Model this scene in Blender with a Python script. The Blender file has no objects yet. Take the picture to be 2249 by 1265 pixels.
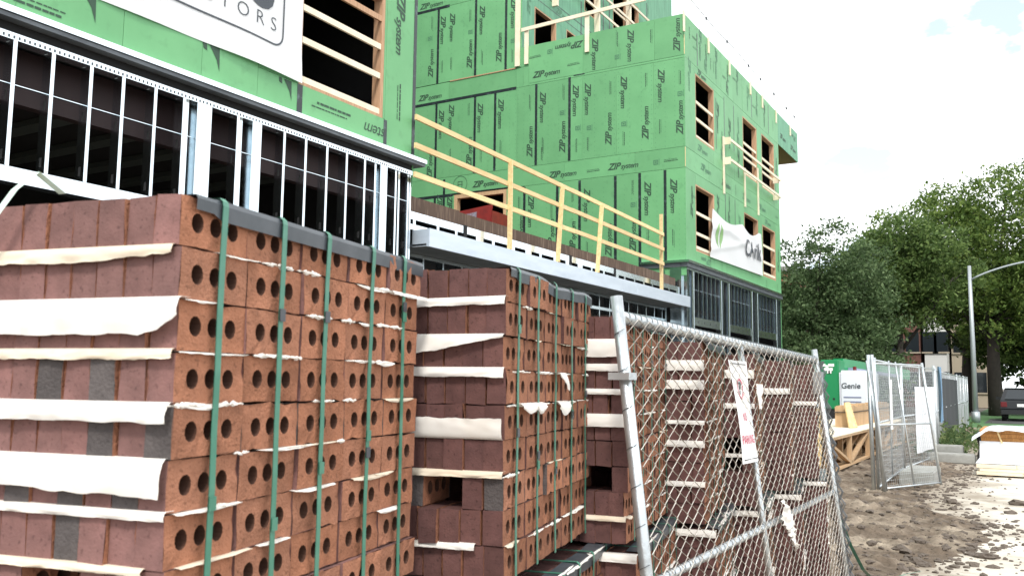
import bpy, bmesh, math, random
import numpy as np
from mathutils import Matrix, Vector, noise

# ------------------------------------------------------------------ camera
# World axes: +Y runs along the street, +X points from the building to the street.
scene = bpy.context.scene
col = scene.collection
F_PX, PITCH, ROLL, YAW = 1932.9, .106356, -.0116901, .5355922
EYE = 1.6
cam_d = bpy.data.cameras.new('camera')
cam = bpy.data.objects.new('camera', cam_d)
col.objects.link(cam)
def _ray(xr, yr):
    x = xr * math.cos(ROLL) + yr * math.sin(ROLL)
    y = -xr * math.sin(ROLL) + yr * math.cos(ROLL)
    fw = math.cos(PITCH) - y * math.sin(PITCH)
    u = math.sin(PITCH) + y * math.cos(PITCH)
    return Vector((x * math.cos(YAW) - fw * math.sin(YAW), x * math.sin(YAW) + fw * math.cos(YAW), u))
fwd = _ray(0, 0)
rgt = _ray(1, 0) - fwd
upv = _ray(0, 1) - fwd
m = Matrix((rgt, upv, -fwd)).transposed().to_4x4()
m.translation = (0, 0, EYE)
cam.matrix_world = m
cam_d.sensor_width = 36
cam_d.lens = 36 * F_PX / 2249
cam_d.clip_start = .05
cam_d.clip_end = 3000
cam_d.dof.use_dof = True
cam_d.dof.focus_distance = 9
cam_d.dof.aperture_fstop = 8.5
scene.camera = cam

# ------------------------------------------------------------------ sky, sun, exposure
SUN_EL, SUN_AZ = math.radians(50), math.radians(154)      # azimuth from +Y towards +X
world = bpy.data.worlds.new('World')
scene.world = world
world.use_nodes = True
nt = world.node_tree
nt.nodes.clear()
sky = nt.nodes.new('ShaderNodeTexSky')
sky.sky_type = 'NISHITA'
sky.sun_disc = False
sky.sun_elevation = SUN_EL
sky.sun_rotation = SUN_AZ
tc = nt.nodes.new('ShaderNodeTexCoord')
mp = nt.nodes.new('ShaderNodeMapping')
mp.inputs['Scale'].default_value = (1, 1, 1.9)
mp.inputs['Location'].default_value = (13.6, 7.2, 2.96)
cn = nt.nodes.new('ShaderNodeTexNoise')
cn.inputs['Scale'].default_value = 6.5
cn.inputs['Detail'].default_value = 6
cn.inputs['Roughness'].default_value = .55
rp = nt.nodes.new('ShaderNodeValToRGB')
rp.color_ramp.elements[0].color = (.30, .30, .30, 1)
rp.color_ramp.elements[0].position = .335
rp.color_ramp.elements[1].position = .405
bg1 = nt.nodes.new('ShaderNodeBackground')
bg1.inputs['Strength'].default_value = .13
bg2 = nt.nodes.new('ShaderNodeBackground')
bg2.inputs['Color'].default_value = (.95, .98, 1, 1)
bg2.inputs['Strength'].default_value = 1.08
mx = nt.nodes.new('ShaderNodeMixShader')
out = nt.nodes.new('ShaderNodeOutputWorld')
L = nt.links.new
L(tc.outputs['Generated'], mp.inputs['Vector'])
L(mp.outputs[0], cn.inputs['Vector'])
L(cn.outputs[0], rp.inputs[0])
L(rp.outputs[0], mx.inputs[0])
L(sky.outputs[0], bg1.inputs['Color'])
L(bg1.outputs[0], mx.inputs[1])
L(bg2.outputs[0], mx.inputs[2])
L(mx.outputs[0], out.inputs[0])
sun_d = bpy.data.lights.new('sun', 'SUN')
sun_d.energy = 1.5
sun_d.angle = math.radians(10)
sun_d.color = (1, .95, .88)
sun = bpy.data.objects.new('sun', sun_d)
col.objects.link(sun)
sdir = Vector((math.sin(SUN_AZ) * math.cos(SUN_EL), math.cos(SUN_AZ) * math.cos(SUN_EL), math.sin(SUN_EL)))
sun.rotation_euler = (-sdir).to_track_quat('-Z', 'Y').to_euler()
sun.location = sdir * 60
vs = scene.view_settings
vs.view_transform = 'Standard'
vs.look = 'None'
vs.exposure = .87
vs.gamma = 1
vs.use_curve_mapping = False

# ------------------------------------------------------------------ materials
def mat(name, color, rough=.7, metal=0, vary=0, nscale=8, ncol=None, namt=0, bump=0, bscale=60, rand=0, stretch=None,
        spec=.5, randcol=None, trans=0, ramp=(.35, .7), speck=0, sscale=90):
    """Principled material: noise colour variation, per-object variation and fine bump."""
    M_ = bpy.data.materials.new(name)
    M_.use_nodes = True
    t = M_.node_tree
    b = t.nodes['Principled BSDF']
    b.inputs['Roughness'].default_value = rough
    b.inputs['Metallic'].default_value = metal
    b.inputs['Specular IOR Level'].default_value = spec
    c = (*color, 1)
    b.inputs['Base Color'].default_value = c
    l = t.links.new
    src = None
    if namt or bump or vary:
        co = t.nodes.new('ShaderNodeTexCoord')
        vec = co.outputs['Object']
        oi = t.nodes.new('ShaderNodeObjectInfo')
        ad = t.nodes.new('ShaderNodeVectorMath')
        ad.operation = 'MULTIPLY_ADD'
        cm = t.nodes.new('ShaderNodeCombineXYZ')
        l(oi.outputs['Random'], cm.inputs[0]); l(oi.outputs['Random'], cm.inputs[2])
        ad.inputs[1].default_value = (37, 11, 53)
        l(cm.outputs[0], ad.inputs[0]); l(vec, ad.inputs[2])
        vec = ad.outputs[0]
        if stretch:
            mpn = t.nodes.new('ShaderNodeMapping')
            mpn.inputs['Scale'].default_value = stretch
            l(vec, mpn.inputs[0]); vec = mpn.outputs[0]
    if namt:
        n = t.nodes.new('ShaderNodeTexNoise')
        n.inputs['Scale'].default_value = nscale
        n.inputs['Detail'].default_value = 7
        n.inputs['Roughness'].default_value = .62
        l(vec, n.inputs['Vector'])
        r = t.nodes.new('ShaderNodeMapRange')
        r.inputs[1].default_value, r.inputs[2].default_value = ramp
        r.inputs[4].default_value = namt
        l(n.outputs[0], r.inputs[0])
        mixn = t.nodes.new('ShaderNodeMixRGB')
        mixn.inputs[1].default_value = c
        mixn.inputs[2].default_value = (*ncol, 1)
        l(r.outputs[0], mixn.inputs[0])
        src = mixn.outputs[0]
    if rand:
        o2 = t.nodes.new('ShaderNodeObjectInfo')
        hs = t.nodes.new('ShaderNodeHueSaturation')
        mr = t.nodes.new('ShaderNodeMapRange')
        mr.inputs[3].default_value, mr.inputs[4].default_value = 1 - rand, 1 + rand
        l(o2.outputs['Random'], mr.inputs[0]); l(mr.outputs[0], hs.inputs['Value'])
        if src: l(src, hs.inputs['Color'])
        else: hs.inputs['Color'].default_value = c
        src = hs.outputs[0]
        if randcol:
            mr2 = t.nodes.new('ShaderNodeMath'); mr2.operation = 'FRACT'
            mu = t.nodes.new('ShaderNodeMath'); mu.operation = 'MULTIPLY'; mu.inputs[1].default_value = 17.3
            l(o2.outputs['Random'], mu.inputs[0]); l(mu.outputs[0], mr2.inputs[0])
            ml = t.nodes.new('ShaderNodeMath'); ml.operation = 'MULTIPLY'; ml.inputs[1].default_value = .6
            l(mr2.outputs[0], ml.inputs[0])
            mm = t.nodes.new('ShaderNodeMixRGB'); mm.inputs[2].default_value = (*randcol, 1)
            l(ml.outputs[0], mm.inputs[0]); l(src, mm.inputs[1]); src = mm.outputs[0]
    if speck:
        n3 = t.nodes.new('ShaderNodeTexNoise'); n3.inputs['Scale'].default_value = sscale; n3.inputs['Detail'].default_value = 3
        l(vec, n3.inputs['Vector'])
        n4 = t.nodes.new('ShaderNodeTexNoise'); n4.inputs['Scale'].default_value = sscale * .23; n4.inputs['Detail'].default_value = 4
        l(vec, n4.inputs['Vector'])
        m3 = t.nodes.new('ShaderNodeMapRange'); m3.inputs[1].default_value, m3.inputs[2].default_value, m3.inputs[3].default_value, m3.inputs[4].default_value = .60, .70, 1, 1 - speck
        l(n3.outputs[0], m3.inputs[0])
        m4 = t.nodes.new('ShaderNodeMapRange'); m4.inputs[1].default_value, m4.inputs[2].default_value, m4.inputs[3].default_value, m4.inputs[4].default_value = .30, .72, 1 - speck * .5, 1 + speck * .45
        l(n4.outputs[0], m4.inputs[0])
        mm3 = t.nodes.new('ShaderNodeMath'); mm3.operation = 'MULTIPLY'; l(m3.outputs[0], mm3.inputs[0]); l(m4.outputs[0], mm3.inputs[1])
        vm = t.nodes.new('ShaderNodeVectorMath'); vm.operation = 'SCALE'; l(src, vm.inputs[0]); l(mm3.outputs[0], vm.inputs['Scale']); src = vm.outputs[0]
    if src: l(src, b.inputs['Base Color'])
    if bump:
        n2 = t.nodes.new('ShaderNodeTexNoise')
        n2.inputs['Scale'].default_value = bscale
        n2.inputs['Detail'].default_value = 5
        l(vec, n2.inputs['Vector'])
        bp = t.nodes.new('ShaderNodeBump')
        bp.inputs['Strength'].default_value = bump
        bp.inputs['Distance'].default_value = .02
        l(n2.outputs[0], bp.inputs['Height']); l(bp.outputs[0], b.inputs['Normal'])
    if trans:
        tr = t.nodes.new('ShaderNodeBsdfTranslucent')
        if src: l(src, tr.inputs[0])
        else: tr.inputs[0].default_value = c
        ms = t.nodes.new('ShaderNodeMixShader'); ms.inputs[0].default_value = trans
        l(b.outputs[0], ms.inputs[1]); l(tr.outputs[0], ms.inputs[2])
        l(ms.outputs[0], t.nodes['Material Output'].inputs[0])
    return M_

MT = dict(
    zip=mat('green_sheathing', (.165, .425, .195), .5, ncol=(.125, .35, .155), namt=.6, nscale=1.1, rand=.06, speck=.10, sscale=5, spec=.35, bump=.03, bscale=30),
    zip_old=mat('green_sheathing_weathered', (.165, .41, .25), .6, ncol=(.10, .27, .17), namt=.8, nscale=2.2, rand=.07, spec=.35, stretch=(3, 3, .5)),
    tape=mat('black_tape', (.018, .028, .03), .35, ncol=(.10, .14, .15), namt=.8, nscale=9, ramp=(.55, .72)),
    ink=mat('black_ink', (.030, .075, .045), .6),
    ink_faint=mat('faded_ink', (.07, .20, .11), .6),
    ink_banner=mat('banner_ink', (.05, .06, .075), .5),
    ink_red=mat('red_ink', (.55, .07, .13), .5),
    ink_leaf=mat('leaf_green_ink', (.25, .45, .18), .5),
    steel=mat('galvanized_steel', (.80, .87, .91), .2, 1, ncol=(.66, .73, .77), namt=.6, nscale=5, rand=.06),
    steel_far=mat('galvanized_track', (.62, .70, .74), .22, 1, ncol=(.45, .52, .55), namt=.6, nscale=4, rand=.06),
    beam=mat('canopy_beam_steel', (.63, .70, .78), .4, .5, ncol=(.48, .55, .63), namt=.7, nscale=2, stretch=(1, .5, 3)),
    maroon=mat('primed_steel', (.030, .012, .013), .6, ncol=(.018, .008, .009), namt=.6, nscale=3),
    dark=mat('interior_shade', (.016, .017, .018), .9),  # near-black colour stands in for the darkness of unlit rooms, gaps and holes
    dark_deck=mat('steel_deck', (.10, .12, .11), .6, .3),
    joist=mat('interior_lumber', (.46, .30, .18), .8, rand=.2),
    wood=mat('pine_lumber', (.58, .40, .235), .7, ncol=(.40, .25, .13), namt=.8, nscale=3, stretch=(6, 6, .6), rand=.10),
    wood_y=mat('yellow_pine_lumber', (.82, .65, .35), .7, ncol=(.66, .45, .20), namt=.8, nscale=3, rand=.10, stretch=(6, .8, 6)),
    wood_w=mat('pale_lumber', (.86, .78, .62), .7, ncol=(.74, .60, .40), namt=.6, nscale=3, rand=.06),
    wood_jamb=mat('jamb_lumber', (.58, .36, .22), .7, ncol=(.36, .20, .11), namt=.8, nscale=4, stretch=(6, 6, .7), rand=.12),
    rust=mat('weathered_slab_edge', (.11, .07, .05), .8, ncol=(.33, .24, .18), namt=.8, nscale=3.5, stretch=(1, 5, .5), ramp=(.5, .75), rand=.15),
    soffit=mat('soffit_panel', (.17, .19, .21), .6, .2, ncol=(.06, .07, .08), namt=.6, nscale=2),
    red=mat('red_paint', (.30, .03, .025), .5, ncol=(.14, .02, .02), namt=.7, nscale=4),
    paleblue=mat('faded_decal', (.30, .33, .42), .6, ncol=(.25, .07, .06), namt=.9, nscale=14),
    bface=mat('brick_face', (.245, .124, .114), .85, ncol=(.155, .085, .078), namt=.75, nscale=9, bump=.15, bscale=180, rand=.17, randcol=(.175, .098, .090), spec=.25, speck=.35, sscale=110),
    bface_shade=mat('brick_face_shaded', (.135, .064, .056), .85, ncol=(.095, .047, .044), namt=.75, nscale=9, bump=.15, bscale=180, rand=.2, randcol=(.11, .054, .052), spec=.25, speck=.4, sscale=110),  # shaded copy of the brick face: shade on the farther stacks put into colour
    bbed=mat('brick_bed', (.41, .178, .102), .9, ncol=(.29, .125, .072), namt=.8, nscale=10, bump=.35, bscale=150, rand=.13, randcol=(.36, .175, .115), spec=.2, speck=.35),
    bbed_shade=mat('brick_bed_shaded', (.33, .145, .080), .9, ncol=(.22, .095, .058), namt=.8, nscale=10, bump=.35, bscale=150, rand=.16, randcol=(.27, .125, .082), spec=.2, speck=.35),  # bed copy for those stacks, shade likewise held in the colour
    core=mat('brick_hole_shade', (.085, .038, .024), .95),  # hole walls darkened in colour to stand in for the shade inside
    bgrey=mat('brick_face_flashed', (.115, .100, .098), .85, ncol=(.075, .066, .066), namt=.8, nscale=14, bump=.3, bscale=140, rand=.2, spec=.25, speck=.3),
    paper=mat('interleaf_paper', (.90, .87, .82), .8, ncol=(.82, .74, .62), namt=.5, nscale=5, trans=.2, spec=.1, ramp=(.5, .75)),
    paper_t=mat('interleaf_paper_aged', (.80, .71, .58), .8, ncol=(.62, .50, .36), namt=.6, nscale=7, trans=.1, spec=.1),
    plate=mat('edge_protector_plastic', (.045, .055, .065), .38, ncol=(.09, .10, .115), namt=.7, nscale=12),
    strap=mat('green_strap', (.05, .20, .135), .35, ncol=(.10, .29, .21), namt=.6, nscale=16),
    strap_pale=mat('pale_green_strap', (.62, .80, .70), .35),
    tube=mat('galvanized_tube', (.62, .66, .68), .32, .8, ncol=(.40, .43, .45), namt=.7, nscale=10, bump=.1, bscale=50),
    wire=mat('galvanized_wire', (.72, .69, .63), .45, .4, ncol=(.30, .27, .24), namt=.8, nscale=12, ramp=(.4, .6)),
    tie=mat('tie_wire', (.16, .17, .18), .4, .6),
    white=mat('white_vinyl', (.86, .86, .86), .55, spec=.3),
    cloth=mat('banner_cloth', (.82, .83, .85), .6, trans=.12, spec=.2),
    concrete=mat('concrete', (.62, .58, .51), .85, ncol=(.48, .43, .35), namt=.75, nscale=1.1, bump=.15, bscale=30),
    block=mat('concrete_block', (.34, .34, .32), .9, ncol=(.22, .22, .20), namt=.7, nscale=6, bump=.3, bscale=40),
    dirt=mat('dirt', (.135, .104, .078), .95, ncol=(.40, .335, .26), namt=.85, nscale=1.5, speck=.5, sscale=45, bump=1, bscale=26, spec=.15, ramp=(.45, .70)),
    clod=mat('clod_dirt', (.12, .10, .083), .95, ncol=(.17, .14, .12), namt=.7, nscale=9, bump=.8, bscale=40, spec=.15),
    asphalt=mat('asphalt', (.06, .06, .062), .9, ncol=(.045, .045, .046), namt=.6, nscale=1),
    grass=mat('grass', (.055, .14, .05), .9, ncol=(.09, .19, .06), namt=.7, nscale=2),
    earth=mat('site_ground', (.19, .165, .14), .95, ncol=(.12, .10, .085), namt=.8, nscale=.6, bump=.5, bscale=8),
    bark=mat('bark', (.05, .042, .036), .95, ncol=(.03, .026, .022), namt=.7, nscale=6, bump=.6, bscale=20),
    lift_green=mat('green_machine_paint', (.012, .24, .085), .35),
    lift_white=mat('pale_machine_cover', (.70, .75, .80), .35),
    lift_grey=mat('machine_slot', (.22, .25, .36), .5),
    rubber=mat('rubber', (.02, .02, .02), .8),
    black=mat('black_plastic', (.015, .016, .018), .5),
    carpaint=mat('dark_car_paint', (.006, .007, .010), .3, .0),
    glass=mat('dark_glass', (.02, .025, .03), .06),
    taillight=mat('red_lens', (.14, .012, .016), .2),
    osb=mat('strand_board', (.55, .27, .09), .85, ncol=(.33, .14, .04), namt=.9, nscale=14, stretch=(3, 1, 1)),
    film=mat('white_wrap_film', (.85, .87, .90), .3, ncol=(.70, .74, .80), namt=.6, nscale=2),
    tarp=mat('blue_tarp', (.10, .24, .42), .5, ncol=(.20, .35, .50), namt=.7, nscale=3),
    screen=mat('black_screen', (.03, .034, .04), .8),
    brickwall=mat('far_brick_wall', (.33, .15, .085), .9, ncol=(.24, .11, .07), namt=.8, nscale=5),
    brownwall=mat('far_brown_wall', (.16, .075, .058), .9, ncol=(.11, .05, .04), namt=.8, nscale=4),
    whitewall=mat('far_white_wall', (.62, .62, .60), .8),
    stone=mat('far_stone_wall', (.40, .34, .26), .8),
    lamp_metal=mat('lamp_pole_metal', (.38, .41, .43), .4, .5),
)

def stained_concrete():
    M_ = MT['concrete']; t = M_.node_tree; l = t.links.new
    b = t.nodes['Principled BSDF']; src = b.inputs['Base Color'].links[0].from_socket
    co = t.nodes.new('ShaderNodeTexCoord'); sp = t.nodes.new('ShaderNodeSeparateXYZ'); l(co.outputs['Object'], sp.inputs[0])
    n = t.nodes.new('ShaderNodeTexNoise'); n.inputs['Scale'].default_value = 1.1; n.inputs['Detail'].default_value = 9; n.inputs['Roughness'].default_value = .7
    l(co.outputs['Object'], n.inputs['Vector'])
    a = t.nodes.new('ShaderNodeMath'); a.operation = 'MULTIPLY_ADD'; a.inputs[1].default_value = -.22; a.inputs[2].default_value = -.04
    l(sp.outputs['X'], a.inputs[0])
    c = t.nodes.new('ShaderNodeMath'); c.operation = 'ADD'; l(a.outputs[0], c.inputs[0]); l(n.outputs[0], c.inputs[1])
    r = t.nodes.new('ShaderNodeMapRange'); r.inputs[1].default_value, r.inputs[2].default_value = .50, .72; r.inputs[4].default_value = .9
    l(c.outputs[0], r.inputs[0])
    m_ = t.nodes.new('ShaderNodeMixRGB'); m_.inputs[2].default_value = (.25, .205, .155, 1)
    l(r.outputs[0], m_.inputs[0]); l(src, m_.inputs[1]); l(m_.outputs[0], b.inputs['Base Color'])
stained_concrete()
def leafmat(name, c1, c2, c3):
    M_ = bpy.data.materials.new(name)
    M_.use_nodes = True
    t = M_.node_tree; l = t.links.new
    b = t.nodes['Principled BSDF']
    b.inputs['Roughness'].default_value = .6
    b.inputs['Specular IOR Level'].default_value = .25
    g = t.nodes.new('ShaderNodeNewGeometry')
    r = t.nodes.new('ShaderNodeValToRGB')
    r.color_ramp.elements[0].color = (*c1, 1)
    r.color_ramp.elements[1].color = (*c3, 1)
    e = r.color_ramp.elements.new(.55); e.color = (*c2, 1)
    l(g.outputs['Random Per Island'], r.inputs[0])
    l(r.outputs[0], b.inputs['Base Color'])
    tr = t.nodes.new('ShaderNodeBsdfTranslucent')
    l(r.outputs[0], tr.inputs[0])
    ms = t.nodes.new('ShaderNodeMixShader'); ms.inputs[0].default_value = .42
    l(b.outputs[0], ms.inputs[1]); l(tr.outputs[0], ms.inputs[2])
    l(ms.outputs[0], t.nodes['Material Output'].inputs[0])
    return M_
MT['leaf_blue'] = leafmat('leaf_grey_green', (.045, .075, .03), (.095, .155, .065), (.20, .28, .13))
MT['leaf_mid'] = leafmat('leaf_mid_green', (.045, .08, .022), (.10, .165, .045), (.21, .29, .09))
MT['leaf_yel'] = leafmat('leaf_locust', (.045, .082, .018), (.105, .175, .036), (.235, .31, .08))
MT['leaf_dark'] = leafmat('leaf_deep_green', (.018, .034, .012), (.038, .068, .022), (.075, .12, .04))
MT['weed'] = leafmat('weed_leaf', (.05, .09, .03), (.10, .16, .06), (.20, .24, .10))

# ------------------------------------------------------------------ mesh helpers
class MB:
    """Collects geometry for ONE mesh object."""
    def __init__(s): s.v = []; s.f = []; s.mi = []
    def quad(s, a, b, c, d, mi=0):
        n = len(s.v); s.v += [tuple(a), tuple(b), tuple(c), tuple(d)]; s.f.append((n, n + 1, n + 2, n + 3)); s.mi.append(mi)
    def poly(s, pts, mi=0):
        n = len(s.v); s.v += [tuple(p) for p in pts]; s.f.append(tuple(range(n, n + len(pts)))); s.mi.append(mi)
    def box(s, x0, x1, y0, y1, z0, z1, mi=0):
        n = len(s.v)
        s.v += [(x0, y0, z0), (x1, y0, z0), (x1, y1, z0), (x0, y1, z0), (x0, y0, z1), (x1, y0, z1), (x1, y1, z1), (x0, y1, z1)]
        for q in ((3, 2, 1, 0), (4, 5, 6, 7), (0, 1, 5, 4), (1, 2, 6, 5), (2, 3, 7, 6), (3, 0, 4, 7)):
            s.f.append(tuple(n + i for i in q)); s.mi.append(mi)
        return s
    def bar(s, a, b, w, h, mi=0, up=(0, 0, 1)):
        a, b = Vector(a), Vector(b); d = (b - a).normalized(); u = Vector(up)
        if abs(d.dot(u)) > .98: u = Vector((1, 0, 0))
        x = d.cross(u).normalized(); y = x.cross(d)
        n = len(s.v)
        for p in (a, b):
            for i, j in ((-1, -1), (1, -1), (1, 1), (-1, 1)): s.v.append(tuple(p + x * i * w / 2 + y * j * h / 2))
        for q in ((3, 2, 1, 0), (4, 5, 6, 7), (0, 1, 5, 4), (1, 2, 6, 5), (2, 3, 7, 6), (3, 0, 4, 7)):
            s.f.append(tuple(n + i for i in q)); s.mi.append(mi)
        return s
    def tube(s, pts, r, seg=8, mi=0, caps=True, closed=False):
        pts = [Vector(p) for p in pts]; N = len(pts); n = len(s.v)
        rr = r if isinstance(r, (list, tuple)) else [r] * N
        px = None
        for i, p in enumerate(pts):
            d = (pts[(i + 1) % N if closed else min(i + 1, N - 1)] - pts[(i - 1) % N if closed else max(i - 1, 0)]).normalized()
            if px is None:
                u = Vector((0, 0, 1)) if abs(d.z) < .9 else Vector((1, 0, 0))
                px = d.cross(u).normalized()
            px = (px - d * px.dot(d)).normalized(); py = d.cross(px)
            for k in range(seg):
                a = 2 * math.pi * k / seg
                s.v.append(tuple(p + (px * math.cos(a) + py * math.sin(a)) * rr[i]))
        for i in range(N if closed else N - 1):
            j = (i + 1) % N
            for k in range(seg):
                k2 = (k + 1) % seg
                s.f.append((n + i * seg + k, n + i * seg + k2, n + j * seg + k2, n + j * seg + k)); s.mi.append(mi)
        if caps and not closed:
            s.f.append(tuple(n + k for k in reversed(range(seg)))); s.mi.append(mi)
            s.f.append(tuple(n + (N - 1) * seg + k for k in range(seg))); s.mi.append(mi)
        return s
    def grid(s, fn, nu, nv, mi=0):
        n = len(s.v)
        for i in range(nu + 1):
            for j in range(nv + 1): s.v.append(tuple(fn(i / nu, j / nv)))
        for i in range(nu):
            for j in range(nv):
                a = n + i * (nv + 1) + j
                s.f.append((a, a + nv + 1, a + nv + 2, a + 1)); s.mi.append(mi)
        return s
    def mesh(s, name, mats):
        me = bpy.data.meshes.new(name)
        me.from_pydata(s.v, [], s.f)
        for q in (mats if isinstance(mats, (list, tuple)) else [mats]): me.materials.append(q)
        if any(s.mi): me.polygons.foreach_set('material_index', s.mi)
        me.update()
        return me
    def build(s, name, mats, parent=None, smooth=False, loc=None):
        me = s.mesh(name, mats)
        if smooth: me.polygons.foreach_set('use_smooth', [True] * len(me.polygons))
        return link(name, me, parent, loc)

def link(name, me, parent=None, loc=None, mw=None):
    o = bpy.data.objects.new(name, me)
    col.objects.link(o)
    if parent: o.parent = parent
    if loc is not None: o.location = loc
    if mw is not None: o.matrix_local = mw
    return o
def thing(name, label, cat, loc=(0, 0, 0), rz=0, group=None):
    o = bpy.data.objects.new(name, None); col.objects.link(o)
    o.empty_display_size = .1
    o.location = loc; o.rotation_euler = (0, 0, rz)
    return tag(o, label, cat, group)
def tag(o, label, cat, group=None):
    o['label'] = label; o['category'] = cat
    if group: o['group'] = group
    return o
def struct(o): o['kind'] = 'structure'; return o
def stuff(o): o['kind'] = 'stuff'; return o

_tx = {}
def text_mesh(txt, size=1, shear=0, bold=0, space=1.0, mats=None):
    key = (txt, size, shear, bold, space, mats.name)
    if key in _tx: return _tx[key]
    c = bpy.data.curves.new('lettering', 'FONT')
    c.body = txt; c.size = size; c.shear = shear; c.offset = bold; c.space_character = space
    c.resolution_u = 3; c.align_x = 'CENTER'; c.align_y = 'CENTER'
    o = bpy.data.objects.new('lettering', c); col.objects.link(o)
    dg = bpy.context.evaluated_depsgraph_get(); dg.update()
    me = bpy.data.meshes.new_from_object(o.evaluated_get(dg))
    bpy.data.objects.remove(o)
    me.materials.clear(); me.materials.append(mats)
    _tx[key] = me
    return me
def join_meshes(name, items, mats):
    v = []; f = []
    for me, (dx, dy) in items:
        n = len(v)
        v += [(a.co.x + dx, a.co.y + dy, 0) for a in me.vertices]
        f += [tuple(n + i for i in p.vertices) for p in me.polygons]
    me = bpy.data.meshes.new(name); me.from_pydata(v, [], f); me.materials.append(mats); me.update()
    return me
def xs(me): return [a.co.x for a in me.vertices]
def zip_logo(mats):
    a = text_mesh('ZIP', .34, .35, .009, .95, mats); b = text_mesh('system', .27, .3, .004, .90, mats)
    wa = max(xs(a)) - min(xs(a)); wb = max(xs(b)) - min(xs(b)); tot = wa + wb - .02
    me = join_meshes('zip_logo', [(a, (-tot / 2 - min(xs(a)), 0)), (b, (-tot / 2 + wa - .02 - min(xs(b)), -.025))], mats)
    s = 1.08 / (max(xs(me)) - min(xs(me)))
    for q in me.vertices: q.co.x *= s; q.co.y *= s
    return me
ZIP = zip_logo(MT['ink']); ZIPF = zip_logo(MT['ink_faint'])
def lines_mesh(n, w, seed, mats, h=.022, gap=.05):
    r = random.Random(seed); b = MB()
    for k in range(n):
        x = -w / 2 + r.random() * w * .12; x1 = w / 2 - r.random() * w * .15; y = (k - (n - 1) / 2) * gap
        hh = h * (.6 if k % 2 else 1.1)
        while x < x1:
            l = r.uniform(.02, .09); b.quad((x, y - hh / 2, 0), (min(x + l, x1), y - hh / 2, 0), (min(x + l, x1), y + hh / 2, 0), (x, y + hh / 2, 0)); x += l + r.uniform(.006, .016)
    return b.mesh('small_print', mats)
SMALL = [lines_mesh(2, .62, i, MT['ink']) for i in range(3)] + [lines_mesh(2, .55, 7, MT['ink_faint'])]
def stamp_mesh(mats):
    b = MB()
    for x0, x1, y0, y1 in ((-.07, .07, .05, .075), (-.07, .07, -.075, -.05), (-.07, -.045, -.05, .05), (.045, .07, -.05, .05), (-.02, .02, -.03, .03), (-.1, .1, -.115, -.1)):
        b.quad((x0, y0, 0), (x1, y0, 0), (x1, y1, 0), (x0, y1, 0))
    return b.mesh('approval_stamp', mats)
STAMP = stamp_mesh(MT['ink_faint'])
# orientation of flat print: on a wall facing -Y or facing +X
RY = Matrix(((1, 0, 0), (0, 0, -1), (0, 1, 0)))
RX = Matrix(((0, 0, 1), (1, 0, 0), (0, 1, 0)))
def print_on(name, me, parent, pos, base, ang=0, scale=1):
    R = (base @ Matrix.Rotation(ang, 3, 'Z')).to_4x4() @ Matrix.Scale(scale, 4)
    R.translation = Vector(pos) - parent_origin(parent)
    return link(name, me, parent, mw=R)
def parent_origin(p):
    v = Vector((0, 0, 0))
    while p: v += p.location; p = p.parent
    return v
UP, DN, FL = math.pi / 2, -math.pi / 2, math.pi

# ================================================================== SETTING: ground
g = MB(); g.quad((-900, -900, -.03), (900, -900, -.03), (900, 1500, -.03), (-900, 1500, -.03))
struct(g.build('ground', MT['earth']))
def bound(y):     # ragged edge between mud and concrete
    ks = [(-20, 1.5), (4.5, 1.5), (6.8, -.5), (8.3, -.95), (9.4, -.72), (10.4, -.5), (11.7, -.45), (12.8, -.95), (14, -1.28), (15.5, -1.35), (19, -1.3), (22, -1.55), (27, -1.8), (60, -2)]  # mud pushed out around the camera, unseen, to cut bounce onto the bricks
    for (a, b), (c, d) in zip(ks, ks[1:]):
        if y <= c: return b + (d - b) * max(0, (y - a)) / (c - a)
    return -2
g = MB()
y = -8.0
while y < 33:                                                    # pavement slabs with open joints
    for x0, x1 in ((-2.2, -.15), (-.145, 1.9), (1.905, 3.9)):
        g.box(x0, x1 - .006, y, min(y + 2.4, 33) - .008, -.12, 0)
    y += 2.4
struct(g.build('sidewalk', MT['concrete']))
g = MB(); g.box(3.9, 4.06, -60, 300, -.2, .005); struct(g.build('kerb', MT['block']))
g = MB(); g.quad((4.06, -100, -.026), (14, -100, -.026), (14, 500, -.026), (4.06, 500, -.026)); struct(g.build('road', MT['asphalt']))
g = MB(); g.quad((-3.2, 33, .0), (3.9, 33, .0), (3.9, 140, .0), (-3.2, 140, .0)); struct(g.build('grass_verge', MT['grass']))
g = MB(); g.quad((-2.1, 45.5, .006), (3.9, 45.5, .006), (3.9, 51.8, .006), (-2.1, 51.8, .006)); struct(g.build('driveway', MT['asphalt']))
# mud bank as real relief that dives under the concrete
def mud_z(x, y):
    d = bound(y) - x
    w = noise.noise((x * 1.1, y * .8, 3)) * .26 + noise.noise((x * 3.1, y * 2.3, 9)) * .10
    d2 = d + w
    z = -.03 + .055 * math.tanh(d2 * 2.2)
    if d2 > -.3:
        a = min(1, (d2 + .3) / .6)
        z += a * (.045 * noise.noise((x * 2.2, y * 2.2, 1)) + .05 * abs(noise.noise((x * 5, y * 4.2, 5))) + .035 * noise.noise((x * 11, y * 9, 7)) + .022 * abs(noise.noise((x * 22, y * 18, 4))))
        z += a * .10 * max(0, min(1, (d - .9) / 2))
    if d2 > .12: z = max(z, .004 + .012 * min(1, d2))
    return z
def mud_patch(x0, x1, y0, y1, st):
    nx, ny = int((x1 - x0) / st), int((y1 - y0) / st)
    b = MB(); b.grid(lambda u, v: (x0 + u * (x1 - x0), y0 + v * (y1 - y0), mud_z(x0 + u * (x1 - x0), y0 + v * (y1 - y0))), nx, ny)
    return b
o = struct(mud_patch(-4.6, .3, 6.5, 24, .032).build('dirt_bank', MT['dirt'], smooth=True))
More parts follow.
